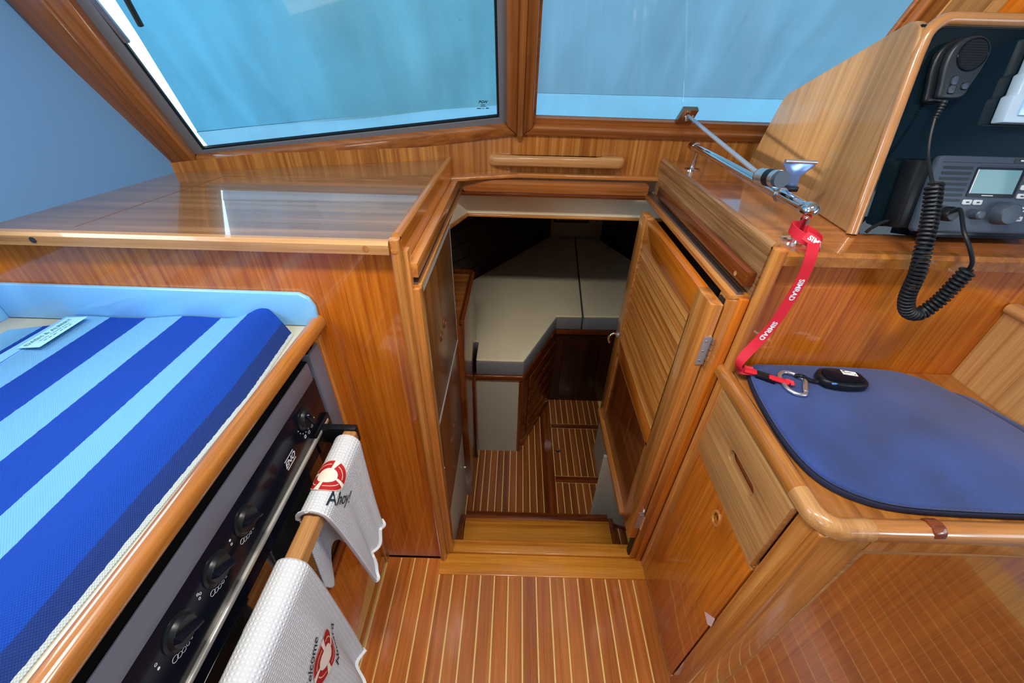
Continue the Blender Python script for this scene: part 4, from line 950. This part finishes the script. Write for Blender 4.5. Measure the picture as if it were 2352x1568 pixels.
t2, P2 = towel_obj('white waffle dish towel with large lifebuoy print, nearer end of the stove bar', 0.085, 0.298, 0.090, 0.318,
                   lambda u: 0.44 - 0.03 * u + 0.01 * math.sin(u * 8), lambda u: 0.10, 0.016, 2.6)
emblem(t2, P2, 0.66, 0.165, 0.22, 0.55, 0.036, ('Welcome', 0.0, 0.047), ('Aboard', 0.0, -0.047, 0.0), tsize=0.020)

# =================================================================== SEAT LOCKER (starboard)
def holed(rect, hole, plane_fn, t0, t1):
    """plate with a hole: rect (a0,a1,b0,b1); hole list of (a,b) ccw; plane_fn(a,b,t)."""
    a0, a1, b0, b1 = rect; n = len(hole); ca = sum(p[0] for p in hole) / n; cb = sum(p[1] for p in hole) / n
    out = []
    for a, b in hole:
        da, db = a - ca, b - cb; k = 1e9
        if da > 1e-9: k = min(k, (a1 - ca) / da)
        if da < -1e-9: k = min(k, (a0 - ca) / da)
        if db > 1e-9: k = min(k, (b1 - cb) / db)
        if db < -1e-9: k = min(k, (b0 - cb) / db)
        out.append((ca + da * k, cb + db * k))
    for c in ((a0, b0), (a1, b0), (a1, b1), (a0, b1)):
        j = min(range(n), key=lambda i: (out[i][0] - c[0]) ** 2 + (out[i][1] - c[1]) ** 2); out[j] = c
    V = [plane_fn(a, b, t0) for a, b in hole] + [plane_fn(a, b, t0) for a, b in out] + [plane_fn(a, b, t1) for a, b in hole] + [plane_fn(a, b, t1) for a, b in out]
    F = []
    for i in range(n):
        j = (i + 1) % n
        F += [(i, j, n + j, n + i), (2 * n + j, 2 * n + i, 3 * n + i, 3 * n + j), (i, 2 * n + i, 2 * n + j, j), (n + i, n + j, 3 * n + j, 3 * n + i)]
    return V, F
def capsule(a0, a1, b, r, n=8):
    out = []
    for i in range(n + 1): t = -math.pi / 2 + math.pi * i / n; out.append((a1 - r + r * math.cos(t), b + r * math.sin(t)))
    for i in range(n + 1): t = math.pi / 2 + math.pi * i / n; out.append((a0 + r + r * math.cos(t), b + r * math.sin(t)))
    return out
so = empty('seat_locker', 'varnished teak seat locker with drawer, door and rounded edge rails', 'locker', (0.7, 0.5, 0.0))
obj('body', box(0.468, 0.955, 0.335, 0.688, 0.003, 0.8415), void, so)
SX = 0.457
pl = lambda a, b, t: (t, a, b)
obj('side_frame', join(box(SX, 0.469, 0.642, 0.688, 0.003, 0.842), box(SX, 0.469, 0.330, 0.366, 0.003, 0.842), box(SX, 0.469, 0.366, 0.642, 0.829, 0.842),
                       box(SX, 0.469, 0.366, 0.642, 0.627, 0.646), box(SX, 0.469, 0.366, 0.642, 0.003, 0.03)), sol_z, so, bevel=0.0015)
dwr = obj('drawer', holed((0.3675, 0.640, 0.6465, 0.829), capsule(0.441, 0.539, 0.753, 0.0135), pl, 0.4435, 0.4568), pal_y, so, bevel=0.002)
obj('drawer_box', box(0.458, 0.60, 0.372, 0.636, 0.655, 0.82), drk_y, dwr)
ldoor = obj('locker_door', holed((0.369, 0.639, 0.033, 0.6245), [(0.498 + 0.012 * math.cos(t), 0.581 + 0.0155 * math.sin(t)) for t in [2 * math.pi * i / 20 for i in range(20)]], pl, 0.4555, 0.465), ply_z, so, bevel=0.001)
obj('finger_ring', sweep(circ(0.0035, 8), [(0.4555, 0.498 + 0.0135 * math.cos(t), 0.581 + 0.0175 * math.sin(t)) for t in [2 * math.pi * i / 24 for i in range(24)]], up=(1, 0, 0), closed=True), sol_z, ldoor)
obj('bead', join(box(0.4525, 0.4555, 0.366, 0.642, 0.627, 0.634), box(0.4525, 0.4555, 0.366, 0.642, 0.638, 0.644)), sol_y, so, bevel=0.0012)
FY = 0.320
obj('front_frame', join(box(SX, 0.538, FY, 0.335, 0.003, 0.842), box(0.538, 1.50, FY, 0.335, 0.795, 0.842), box(0.538, 1.50, FY, 0.335, 0.003, 0.08), box(1.44, 1.50, FY, 0.335, 0.08, 0.795)), sol_z, so, bevel=0.003)
obj('front_panel', box(0.538, 1.44, FY + 0.006, 0.334, 0.08, 0.795), ply_z, so)
obj('panel_bead', join(box(0.538, 1.44, FY + 0.001, FY + 0.006, 0.787, 0.795), box(0.538, 0.546, FY + 0.001, FY + 0.006, 0.08, 0.787)), pal_x, so, bevel=0.001)
obj('corner_post', box(0.4545, 0.470, 0.3175, 0.334, 0.003, 0.838), sol_z, so, bevel=0.004, seg=3)
obj('top', box(0.459, 0.955, 0.325, 0.689, 0.842, 0.848), rail_w, so)
rr_ = [(-0.0145, -0.010), (0.0145, -0.010), (0.0155, -0.002), (0.012, 0.008), (0.005, 0.0125), (-0.005, 0.0125), (-0.012, 0.008), (-0.0155, -0.002)]
obj('edge_rail', sweep(rr_, [(0.456, 0.686, 0.850), (0.456, 0.385, 0.850)], up=(0, 0, 1)), rail_w, so)
obj('corner_rail', sweep(rr_, [(0.456, 0.3849, 0.850)] + [(0.486 - 0.030 * math.cos(t), 0.355 - 0.030 * math.sin(t), 0.850) for t in [math.pi / 2 * i / 8 for i in range(9)]] + [(0.5249, 0.325, 0.850)], up=(0, 0, 1)), pal_y, so)
obj('edge_rail', sweep(rr_, [(0.525, 0.325, 0.850), (1.50, 0.325, 0.850)], up=(0, 0, 1)), wood('rail_teak_cross', dark=S(140, 82, 34), mid=S(186, 122, 60), light=S(206, 146, 80), axis='x', across=40, coat=1.0, coat_rough=0.04), so)
obj('rail_plug', sweep(circ(0.0152, 10), [(0.602, 0.3255, 0.852), (0.622, 0.3255, 0.853)], up=(0, 0, 1)), drk_x, so, bevel=0.003)
sp = empty('seat_side_panel', 'pale teak upright panel at the right end of the seat', 'panel', (0.96, 0.5, 0.85))
obj('panel', box(0.956, 0.975, 0.342, 0.688, 0.003, 1.010), pal_z, sp)
obj('cap', sweep(rrect(-0.014, 0.014, -0.010, 0.010, 0.008, 4), [(0.962, 0.342, 1.017), (0.962, 0.688, 1.017)], up=(0, 0, 1)), pal_y, sp)
# torn tape and paint dot
thing('tape_scrap', prism([(0.395, 0.372), (0.366, 0.412), (0.362, 0.380), (0.372, 0.366)], 'yz', 0.4538, 0.4549), plain('pink_tape', S(238, 206, 208), 0.6), 'small torn pale pink tape on the edge of the locker door', 'tape')
# seat pad
navy = plain('blue_suede', S(27, 54, 118), 0.85, noise=0.36, nscale=9, bump=0.5, bscale=240, sheen=0.35)
navy_d = plain('navy_edge', S(22, 28, 58), 0.8)
pad = [(0.520, 0.684), (0.500, 0.668), (0.484, 0.60), (0.476, 0.51), (0.480, 0.44), (0.498, 0.395), (0.535, 0.367), (0.588, 0.352), (0.68, 0.347), (0.80, 0.346), (0.948, 0.348), (0.944, 0.40), (0.926, 0.47), (0.905, 0.55), (0.872, 0.625), (0.838, 0.660), (0.79, 0.677), (0.66, 0.684)]
pad = [(p.x, p.y) for p in bez([(x, y, 0) for x, y in pad + [pad[0]]], 4)[:-1]]
sd = empty('seat_pad', 'navy blue suede seat pad with rounded corners on the seat locker', 'cushion', (0.7, 0.5, 0.848))
obj('edge_band', prism(pad, 'xy', 0.8485, 0.8600), navy_d, sd, bevel=0.003)
obj('cover', prism([(0.70 + (x - 0.70) * 0.994, 0.51 + (y - 0.51) * 0.99) for x, y in pad], 'xy', 0.8600, 0.8685), navy, sd, bevel=0.005, seg=3)
thing('seat_pad', prism([(0.885, 0.628), (0.913, 0.556), (0.934, 0.474), (0.951, 0.41), (0.953, 0.52), (0.922, 0.605)], 'xy', 0.8482, 0.8585), navy, 'darker blue lower pad showing beside the side panel', 'cushion', bevel=0.003)

# =================================================================== LANYARD, CARABINER, FOB
ly = empty('lanyard', 'red printed lanyard hanging from the chrome rail down to the seat', 'lanyard', (0.5, 0.66, 0.87))
lp_pts = [(0.498, 0.652, 1.150), (0.502, 0.648, 1.122), (0.506, 0.650, 1.085), (0.504, 0.652, 1.04), (0.497, 0.653, 0.99), (0.484, 0.653, 0.950), (0.470, 0.652, 0.918), (0.4625, 0.650, 0.896), (0.466, 0.651, 0.882), (0.480, 0.652, 0.875), (0.497, 0.648, 0.8745)]
lpath = bez(lp_pts, 8)
nl = len(lpath)
def lnorm(i):
    f = i / (nl - 1)
    a = math.radians(lerp(8, 78, max(0, min(1, (f - 0.42) / 0.3))))
    n = Vector((-math.sin(a) * 0.9, -math.cos(a), 0.05))
    if f > 0.8: n = n.lerp(Vector((-0.1, -0.5, 0.9)), (f - 0.8) / 0.2)
    return n.normalized()
ups = [lnorm(i) for i in range(nl)]
obj('strap', sweep([(-0.0095, -0.0007), (0.0095, -0.0007), (0.0095, 0.0007), (-0.0095, 0.0007)], lpath, up=ups), red_st, ly)
lfr = frames(lpath, ups); cum = [0.0]
for a, b in zip(lpath, lpath[1:]): cum.append(cum[-1] + (b - a).length)
def on_strap(sd_, off, eps=0.0014):
    i = 0
    while i < nl - 2 and cum[i + 1] < sd_: i += 1
    k = (sd_ - cum[i]) / max(1e-6, cum[i + 1] - cum[i])
    p0, s0, n0, t0 = lfr[i]; p1, s1, n1, t1_ = lfr[i + 1]
    return p0.lerp(p1, k) + s0.lerp(s1, k) * off + n0.lerp(n1, k) * eps
fnt = 0.0125
for c0 in (0.088, 0.180):
    obj('lettering', text_geo('SIMRAD', fnt, 0, lambda x, y: on_strap(c0 + x, -y), bold=0.0004), white_ink, ly, smooth=0, recalc=False)
# loop round the stanchion
loopc = Vector((0.515, 0.703, 1.146)); lpv = []
for i in range(29):
    t = 2 * math.pi * i / 28
    lpv.append(loopc + Vector((0.026 * math.cos(t) * 0.95, 0.030 * math.sin(t), -0.006 * math.cos(t) + 0.004 * math.sin(t))))
obj('loop', sweep([(-0.0007, -0.009), (0.0007, -0.009), (0.0007, 0.009), (-0.0007, 0.009)], lpv[:-1], up=(0, 0, 1), closed=True), red_st, ly)
obj('strap_fold', sweep([(-0.009, -0.0008), (0.009, -0.0008), (0.009, 0.0008), (-0.009, 0.0008)], bez([(0.492, 0.672, 1.155), (0.500, 0.664, 1.152), (0.516, 0.664, 1.144), (0.528, 0.674, 1.136)], 6), up=(0.1, -0.8, 0.5)), red_st, ly)
fold_pts = bez([(0.492, 0.672, 1.155), (0.500, 0.664, 1.152), (0.516, 0.664, 1.144), (0.528, 0.674, 1.136)], 6)
ff_ = frames(fold_pts, (0.1, -0.8, 0.5))
def on_fold(x, y):
    k = max(0, min(len(ff_) - 1.001, (x + 0.021) / 0.042 * (len(ff_) - 1))); i = int(k); fr0, fr1 = ff_[i], ff_[i + 1]
    return fr0[0].lerp(fr1[0], k - i) + fr0[1] * y * -1 + fr0[2] * 0.0015
obj('lettering', text_geo('SIMR', fnt, 0, lambda x, y: on_fold(x, y), bold=0.0004), white_ink, ly, smooth=0, recalc=False)
PZ = 0.8690
def strip(p, q, w, z0, z1):
    p, q = Vector((p[0], p[1], 0)), Vector((q[0], q[1], 0)); d = (q - p).normalized(); n = Vector((-d.y, d.x, 0)) * w / 2
    return hexa([p - n + Vector((0, 0, z0)), q - n + Vector((0, 0, z0)), q + n + Vector((0, 0, z0)), p + n + Vector((0, 0, z0))], [p - n + Vector((0, 0, z1)), q - n + Vector((0, 0, z1)), q + n + Vector((0, 0, z1)), p + n + Vector((0, 0, z1))])
obj('strap_end', strip((0.480, 0.652), (0.502, 0.643), 0.016, 0.8735, 0.8775), red_st, ly, bevel=0.001)
bk = obj('buckle', strip((0.500, 0.644), (0.526, 0.629), 0.019, PZ, PZ + 0.008), black_pl, ly, bevel=0.002)
obj('buckle_clip', strip((0.498, 0.636), (0.528, 0.617), 0.006, PZ, PZ + 0.006), black_gl, bk, bevel=0.001)
obj('strap_tab', strip((0.520, 0.630), (0.552, 0.613), 0.0135, PZ + 0.005, PZ + 0.009), red_st, ly, bevel=0.001)
obj('strap_tab', tube([(0.549, 0.620, PZ + 0.008), (0.5555, 0.611, PZ + 0.010), (0.556, 0.607, PZ + 0.006)], 0.004, 8), red_st, ly)
cpts = [(0.543, 0.630), (0.550, 0.643), (0.563, 0.650), (0.578, 0.645), (0.590, 0.631), (0.589, 0.622), (0.571, 0.587), (0.562, 0.582), (0.550, 0.586), (0.542, 0.600)]
cb_ = bez([(x, y, PZ + 0.0042) for x, y in cpts + [cpts[0]]], 5)[:-1]
ca = thing('carabiner', tube(cb_, 0.0040, 10, closed=True, up=(0, 0, 1)), alu, 'silver D shaped carabiner on the blue seat pad', 'carabiner', loc=(0.56, 0.615, PZ))
obj('gate', tube([(0.589, 0.620, PZ + 0.0045), (0.5725, 0.590, PZ + 0.0045)], 0.0048, 12), alu, ca)
fb_ = empty('key_fob', 'black rubber key fob with white sticker on the blue seat pad', 'key fob', (0.66, 0.62, PZ))
fob_poly = [(p.x, p.y) for p in bez([(0.614, 0.628, 0), (0.622, 0.646, 0), (0.642, 0.652, 0), (0.690, 0.641, 0), (0.702, 0.632, 0), (0.703, 0.612, 0), (0.694, 0.600, 0), (0.660, 0.597, 0), (0.628, 0.603, 0), (0.616, 0.613, 0), (0.614, 0.628, 0)], 4)[:-1]]
obj('case', prism(fob_poly, 'xy', PZ, PZ + 0.019), black_pl, fb_, bevel=0.005, seg=3)
obj('top_plate', prism([(0.658 + (x - 0.658) * 0.84, 0.625 + (y - 0.625) * 0.78) for x, y in fob_poly], 'xy', PZ + 0.0185, PZ + 0.0225), black_gl, fb_, bevel=0.0015)
stc = obj('sticker', hexa([(0.660, 0.626, PZ + 0.0226), (0.686, 0.620, PZ + 0.0226), (0.688, 0.633, PZ + 0.0226), (0.662, 0.640, PZ + 0.0226)], [(0.660, 0.626, PZ + 0.0230), (0.686, 0.620, PZ + 0.0230), (0.688, 0.633, PZ + 0.0230), (0.662, 0.640, PZ + 0.0230)]), white_pl, fb_)
obj('sticker_print', join(box(0.6635, 0.6685, 0.6345, 0.637, PZ + 0.0231, PZ + 0.0233), box(0.6635, 0.678, 0.6305, 0.6315, PZ + 0.0231, PZ + 0.0233), box(0.681, 0.6835, 0.6235, 0.6255, PZ + 0.0231, PZ + 0.0233)), ink, stc)
obj('blue_block', box(0.626, 0.636, 0.6015, 0.605, PZ + 0.0150, PZ + 0.0180), plain('blue_gloss', S(90, 150, 220), 0.2), fb_, bevel=0.001)  # small glossy blue block near the case edge
obj('fob_strap', tube(bez([(0.617, 0.621, PZ + 0.006), (0.606, 0.622, PZ + 0.006), (0.596, 0.628, PZ + 0.006), (0.586, 0.632, PZ + 0.010), (0.580, 0.640, PZ + 0.004)], 6), 0.0042, 8), black_pl, fb_)

# =================================================================== INSTRUMENT CONSOLE
co = empty('instrument_console', 'angled pale teak console box with black instrument panel on the starboard shelf', 'console', (0.8, 1.0, 1.1245))
def cx(y): return 0.645 + (y - 0.765) * 0.097
cpoly = [(0.768, 1.1250), (0.842, 1.432), (0.850, 1.446), (0.866, 1.455), (0.885, 1.454), (1.225, 1.328), (1.245, 1.313), (1.258, 1.290), (1.330, 1.1250)]
n_ = len(cpoly)
Vc = [(cx(y), y, z) for y, z in cpoly] + [(cx(y) + 0.016, y, z) for y, z in cpoly]
obj('side_panel', (Vc, [tuple(range(n_)), tuple(range(2 * n_ - 1, n_ - 1, -1))] + [(i, i + n_, (i + 1) % n_ + n_, (i + 1) % n_) for i in range(n_)]), console_w, co, bevel=0.004, seg=3)
obj('top_panel', hexa([(0.672, 0.885, 1.440), (1.10, 0.885, 1.440), (1.10, 1.225, 1.314), (0.70, 1.225, 1.314)], [(0.672, 0.885, 1.453), (1.10, 0.885, 1.453), (1.10, 1.225, 1.327), (0.70, 1.225, 1.327)]), pal_x, co)
obj('back_panel', hexa([(0.70, 1.245, 1.312), (1.10, 1.245, 1.312), (1.10, 1.325, 1.1255), (0.71, 1.325, 1.1255)], [(0.70, 1.233, 1.306), (1.10, 1.233, 1.306), (1.10, 1.313, 1.1255), (0.71, 1.313, 1.1255)]), pal_x, co)
obj('side_panel', prism([(y, z) for y, z in cpoly], 'yz', 1.10, 1.116), console_w, co, bevel=0.004, seg=3)
PP0 = Vector((0.652, 0.772, 1.1255)); PQ = Vector((0, 0.08, 0.325)).normalized(); PN = Vector((0, -PQ.z, PQ.y))
def pn(u, v, h=0.0): return PP0 + Vector((1, 0, 0)) * u + PQ * v + PN * h
def pbox(u0, u1, v0, v1, h0, h1): return hexa([pn(u0, v0, h0), pn(u1, v0, h0), pn(u1, v1, h0), pn(u0, v1, h0)], [pn(u0, v0, h1), pn(u1, v0, h1), pn(u1, v1, h1), pn(u0, v1, h1)])
def pprism(poly, h0, h1):
    n = len(poly); V = [pn(u, v, h0) for u, v in poly] + [pn(u, v, h1) for u, v in poly]
    return V, [tuple(range(n - 1, -1, -1)), tuple(range(n, 2 * n))] + [(i, (i + 1) % n, (i + 1) % n + n, i + n) for i in range(n)]
obj('instrument_panel', pbox(0.004, 0.448, 0.0, 0.334, -0.008, 0.0), plain('instrument_panel_acrylic', (0.003, 0.010, 0.016, 1), 0.04, spec=0.3), co)
trim_path = [pn(-0.001, 0.0, 0.003), pn(0.010, 0.29, 0.003)] + [pn(0.045 - 0.033 * math.cos(t), 0.308 + 0.033 * math.sin(t), 0.003) for t in [math.pi / 2 * i / 8 for i in range(9)]] + [pn(0.448, 0.341, 0.003)]
obj('front_trim', sweep(circ(0.0098, 12), trim_path, up=tuple(PN)), plain('varnished_trim', S(178, 124, 72), 0.25, coat=0.8, noise=0.08, nscale=30), co)

# ---- white display unit
wd = empty('display_unit', 'white framed display unit on the black instrument panel', 'display', tuple(pn(0.2, 0.2)))
obj('bezel', pprism([(0.178, 0.193), (0.42, 0.193), (0.42, 0.322), (0.190, 0.322), (0.189, 0.268), (0.184, 0.266), (0.184, 0.236), (0.178, 0.234)], 0.0005, 0.022), plain('bezel_grey_white', S(176, 200, 222), 0.35), wd, bevel=0.003)
obj('screen_cover', pbox(0.196, 0.40, 0.204, 0.315, 0.0222, 0.025), plain('pale_cover', S(156, 200, 238), 0.25, coat=0.4), wd, bevel=0.001)
obj('round_mark', lathe([(0.016, 0), (0.016, 0.0005)], pn(0.226, 0.220, 0.0251), tuple(PN), 28), plain('pale_grey_mark', S(138, 176, 212), 0.4), wd)

# ---- radio
HF = 0.050
ra = empty('marine_radio', 'grey marine radio with speaker slots and green screen on the console', 'radio', tuple(pn(0.15, 0.0)))
obj('rear_body', pbox(0.048, 0.292, 0.016, 0.132, 0.0005, HF - 0.012), black_pl, ra, bevel=0.006)
fp = obj('face', pprism(rrect(0.068, 0.290, 0.012, 0.138, 0.008), HF - 0.012, HF), grey_pl, ra, bevel=0.003)
obj('header_line', join(pbox(0.076, 0.282, 0.1275, 0.1285, HF, HF + 0.0005), pbox(0.142, 0.282, 0.1235, 0.1243, HF, HF + 0.0005)), grey_dk, fp)
obj('speaker_slot', join(*[pprism(capsule(0.080 + (0.020 if k == 6 else 0), 0.132, 0.1195 - k * 0.0088, 0.0022, 5), HF, HF + 0.0006) for k in range(7)]), black_pl, fp)
sc_ = obj('screen_bezel', pprism(rrect(0.138, 0.222, 0.073, 0.1215, 0.003), HF, HF + 0.0012), black_gl, fp)
lcd = plain('lcd_screen', S(92, 140, 148), 0.25, coat=0.5)
obj('screen', pbox(0.142, 0.216, 0.079, 0.1175, HF + 0.0013, HF + 0.0016), lcd, sc_)
obj('screen_edge', join(pbox(0.1405, 0.1417, 0.079, 0.1175, HF + 0.0013, HF + 0.0018), pbox(0.164, 0.184, 0.0752, 0.0763, HF + 0.0013, HF + 0.0016)), white_pl, sc_)
for u0, v0 in ((0.136, 0.060), (0.1545, 0.060), (0.226, 0.100), (0.246, 0.100), (0.226, 0.086), (0.246, 0.086), (0.226, 0.072), (0.246, 0.072), (0.238, 0.050), (0.238, 0.034)):
    bt = obj('button', pprism(rrect(u0, u0 + 0.0155, v0, v0 + 0.0085, 0.002, 3), HF, HF + 0.0025), plain('button_white', S(196, 204, 212), 0.4) if u0 == 0.136 and v0 == 0.060 else bpy.data.materials.get('button_white'), fp, bevel=0.0008)
    obj('button_print', pbox(u0 + 0.005, u0 + 0.0105, v0 + 0.0032, v0 + 0.0052, HF + 0.0025, HF + 0.0027), ink, bt)
obj('big_knob', lathe([(0.0195, 0), (0.0185, 0.016), (0.0165, 0.019), (0.0160, 0.0185), (0.0001, 0.020)], pn(0.212, 0.047, HF), tuple(PN), 32), grey_pl, fp)
obj('small_knob', lathe([(0.0085, 0), (0.0080, 0.012), (0.006, 0.014), (0.0001, 0.0145)], pn(0.166, 0.044, HF), tuple(PN), 20), grey_pl, fp)
obj('microphone_socket', lathe([(0.0125, 0), (0.0125, 0.012), (0.010, 0.016), (0.0001, 0.0165)], pn(0.115, 0.044, HF), tuple(PN), 20), black_pl, fp)
obj('name_plate', pbox(0.196, 0.285, 0.129, 0.136, HF, HF + 0.001), grey_dk, fp)
obj('name_print', join(*[pbox(0.206 + k * 0.012, 0.214 + k * 0.012, 0.1315, 0.1335, HF + 0.001, HF + 0.0012) for k in range(5)]), white_ink, fp)
obj('bracket', pbox(0.10, 0.292, 0.0005, 0.0155, 0.001, 0.030), black_gl, ra, bevel=0.002)
thing('power_cable', tube(bez([pn(0.050, 0.026, 0.020), pn(0.036, 0.027, 0.026), pn(0.022, 0.014, 0.018), pn(0.018, 0.004, 0.012)], 6), 0.003, 8), black_pl, 'thin black cable from the left side of the radio to the shelf', 'cable')

# ---- microphone
mc = empty('microphone', 'black handheld radio microphone clipped high on the instrument panel', 'microphone', tuple(pn(0.07, 0.22)))
mo = [(0.050, 0.224), (0.088, 0.226), (0.100, 0.252), (0.108, 0.278), (0.109, 0.296), (0.100, 0.309), (0.084, 0.315), (0.066, 0.313), (0.050, 0.304), (0.043, 0.290), (0.0425, 0.270), (0.047, 0.245)]
mo = [tuple(p[:2]) for p in bez([(u, v, 0) for u, v in mo + [mo[0]]], 4)[:-1]]
mcx, mcy = 0.076, 0.270
def mscale(k, kv=None): return [(mcx + (u - mcx) * k, mcy + (v - mcy) * (kv or k)) for u, v in mo]
obj('body', pprism([(u - 0.008, v - 0.002) for u, v in mscale(1.02)], 0.003, 0.014), black_pl, mc, bevel=0.004, seg=3)
mfp = obj('face_shell', pprism(mscale(0.97), 0.014, 0.026), grey_dk, mc, bevel=0.004, seg=3)
gc_ = (0.0795, 0.2875)
def ell(a, b, n=28): return [(gc_[0] + a * math.cos(2 * math.pi * i / n), gc_[1] + b * math.sin(2 * math.pi * i / n)) for i in range(n)]
obj('grille', pprism(ell(0.0225, 0.0215), 0.026, 0.0275), black_pl, mfp)
obj('grille_rim', sweep(circ(0.0012, 6), [pn(u, v, 0.027) for u, v in ell(0.0232, 0.0222)], up=tuple(PN), closed=True), black_gl, mfp)
obj('grille_rib', join(*[pbox(gc_[0] - math.sqrt(max(0, 1 - (k * 0.0035 / 0.0215) ** 2)) * 0.020, gc_[0] + math.sqrt(max(0, 1 - (k * 0.0035 / 0.0215) ** 2)) * 0.020, gc_[1] + k * 0.0035 - 0.0007, gc_[1] + k * 0.0035 + 0.0007, 0.0275, 0.0284) for k in range(-5, 6)]), rubber, mfp)
for (u, v, a, b) in ((0.0665, 0.251, 0.0052, 0.0058), (0.0665, 0.2385, 0.0052, 0.0055), (0.0865, 0.2435, 0.0050, 0.0042)):
    obj('button', pprism(rrect(u - a, u + a, v - b, v + b, 0.003, 4), 0.026, 0.0275), grey_pl, mfp, bevel=0.0006)
    obj('button_rim', sweep(circ(0.0008, 5), [pn(*p, 0.0266) for p in rrect(u - a - .0006, u + a + .0006, v - b - .0006, v + b + .0006, 0.003, 4)], up=tuple(PN), closed=True), black_pl, mfp)
obj('strain_relief', join(*[lathe([(0.0052 - k * 0.0003, 0), (0.0052 - k * 0.0003, 0.0032)], pn(0.066 - k * 0.0010, 0.222 - k * 0.0045, 0.022), tuple(pn(-0.001, -0.0045) - pn(0, 0)), 12) for k in range(6)]), rubber, mc)
# ---- coiled cord
cc = empty('coiled_cord', 'black coiled microphone cord hanging in a loop over the shelf edge', 'cord', (0.70, 0.64, 1.01))
cp0 = pn(0.060, 0.196, 0.022)
obj('straight_cord', tube(bez([cp0, pn(0.057, 0.165, 0.030), pn(0.052, 0.130, 0.048), Vector((0.690, 0.706, 1.232))], 8), 0.0028, 8), rubber, cc)
core = bez([(0.690, 0.706, 1.236), (0.688, 0.680, 1.195), (0.682, 0.652, 1.150), (0.688, 0.640, 1.105), (0.697, 0.640, 1.062), (0.716, 0.641, 1.032), (0.742, 0.642, 1.026), (0.760, 0.643, 1.052), (0.770, 0.645, 1.084), (0.778, 0.647, 1.112)], 14)
cumc = [0.0]
for a, b in zip(core, core[1:]): cumc.append(cumc[-1] + (b - a).length)
fr_c = frames(core)
hel = []; tot = cumc[-1]; pitch = 0.0068; nt_ = int(tot / pitch) * 12
for k in range(nt_ + 1):
    s_ = tot * k / nt_; i = 0
    lo = 0
    while lo < len(cumc) - 2 and cumc[lo + 1] < s_: lo += 1
    f = (s_ - cumc[lo]) / max(1e-9, cumc[lo + 1] - cumc[lo])
    a, b = fr_c[lo], fr_c[lo + 1]; p = a[0].lerp(b[0], f); s1 = a[1].lerp(b[1], f).normalized(); n1 = a[2].lerp(b[2], f).normalized()
    th = 2 * math.pi * k / 12; hel.append(p + (s1 * math.cos(th) + n1 * math.sin(th)) * 0.0100)
obj('coil', tube(hel, 0.0029, 6), rubber, cc)
obj('straight_cord', tube(bez([Vector((0.778, 0.647, 1.112)), (0.772, 0.646, 1.128), (0.760, 0.655, 1.150), (0.755, 0.675, 1.170), pn(0.120, 0.052, HF + 0.018), pn(0.115, 0.044, HF + 0.012)], 8), 0.0032, 8), rubber, cc)
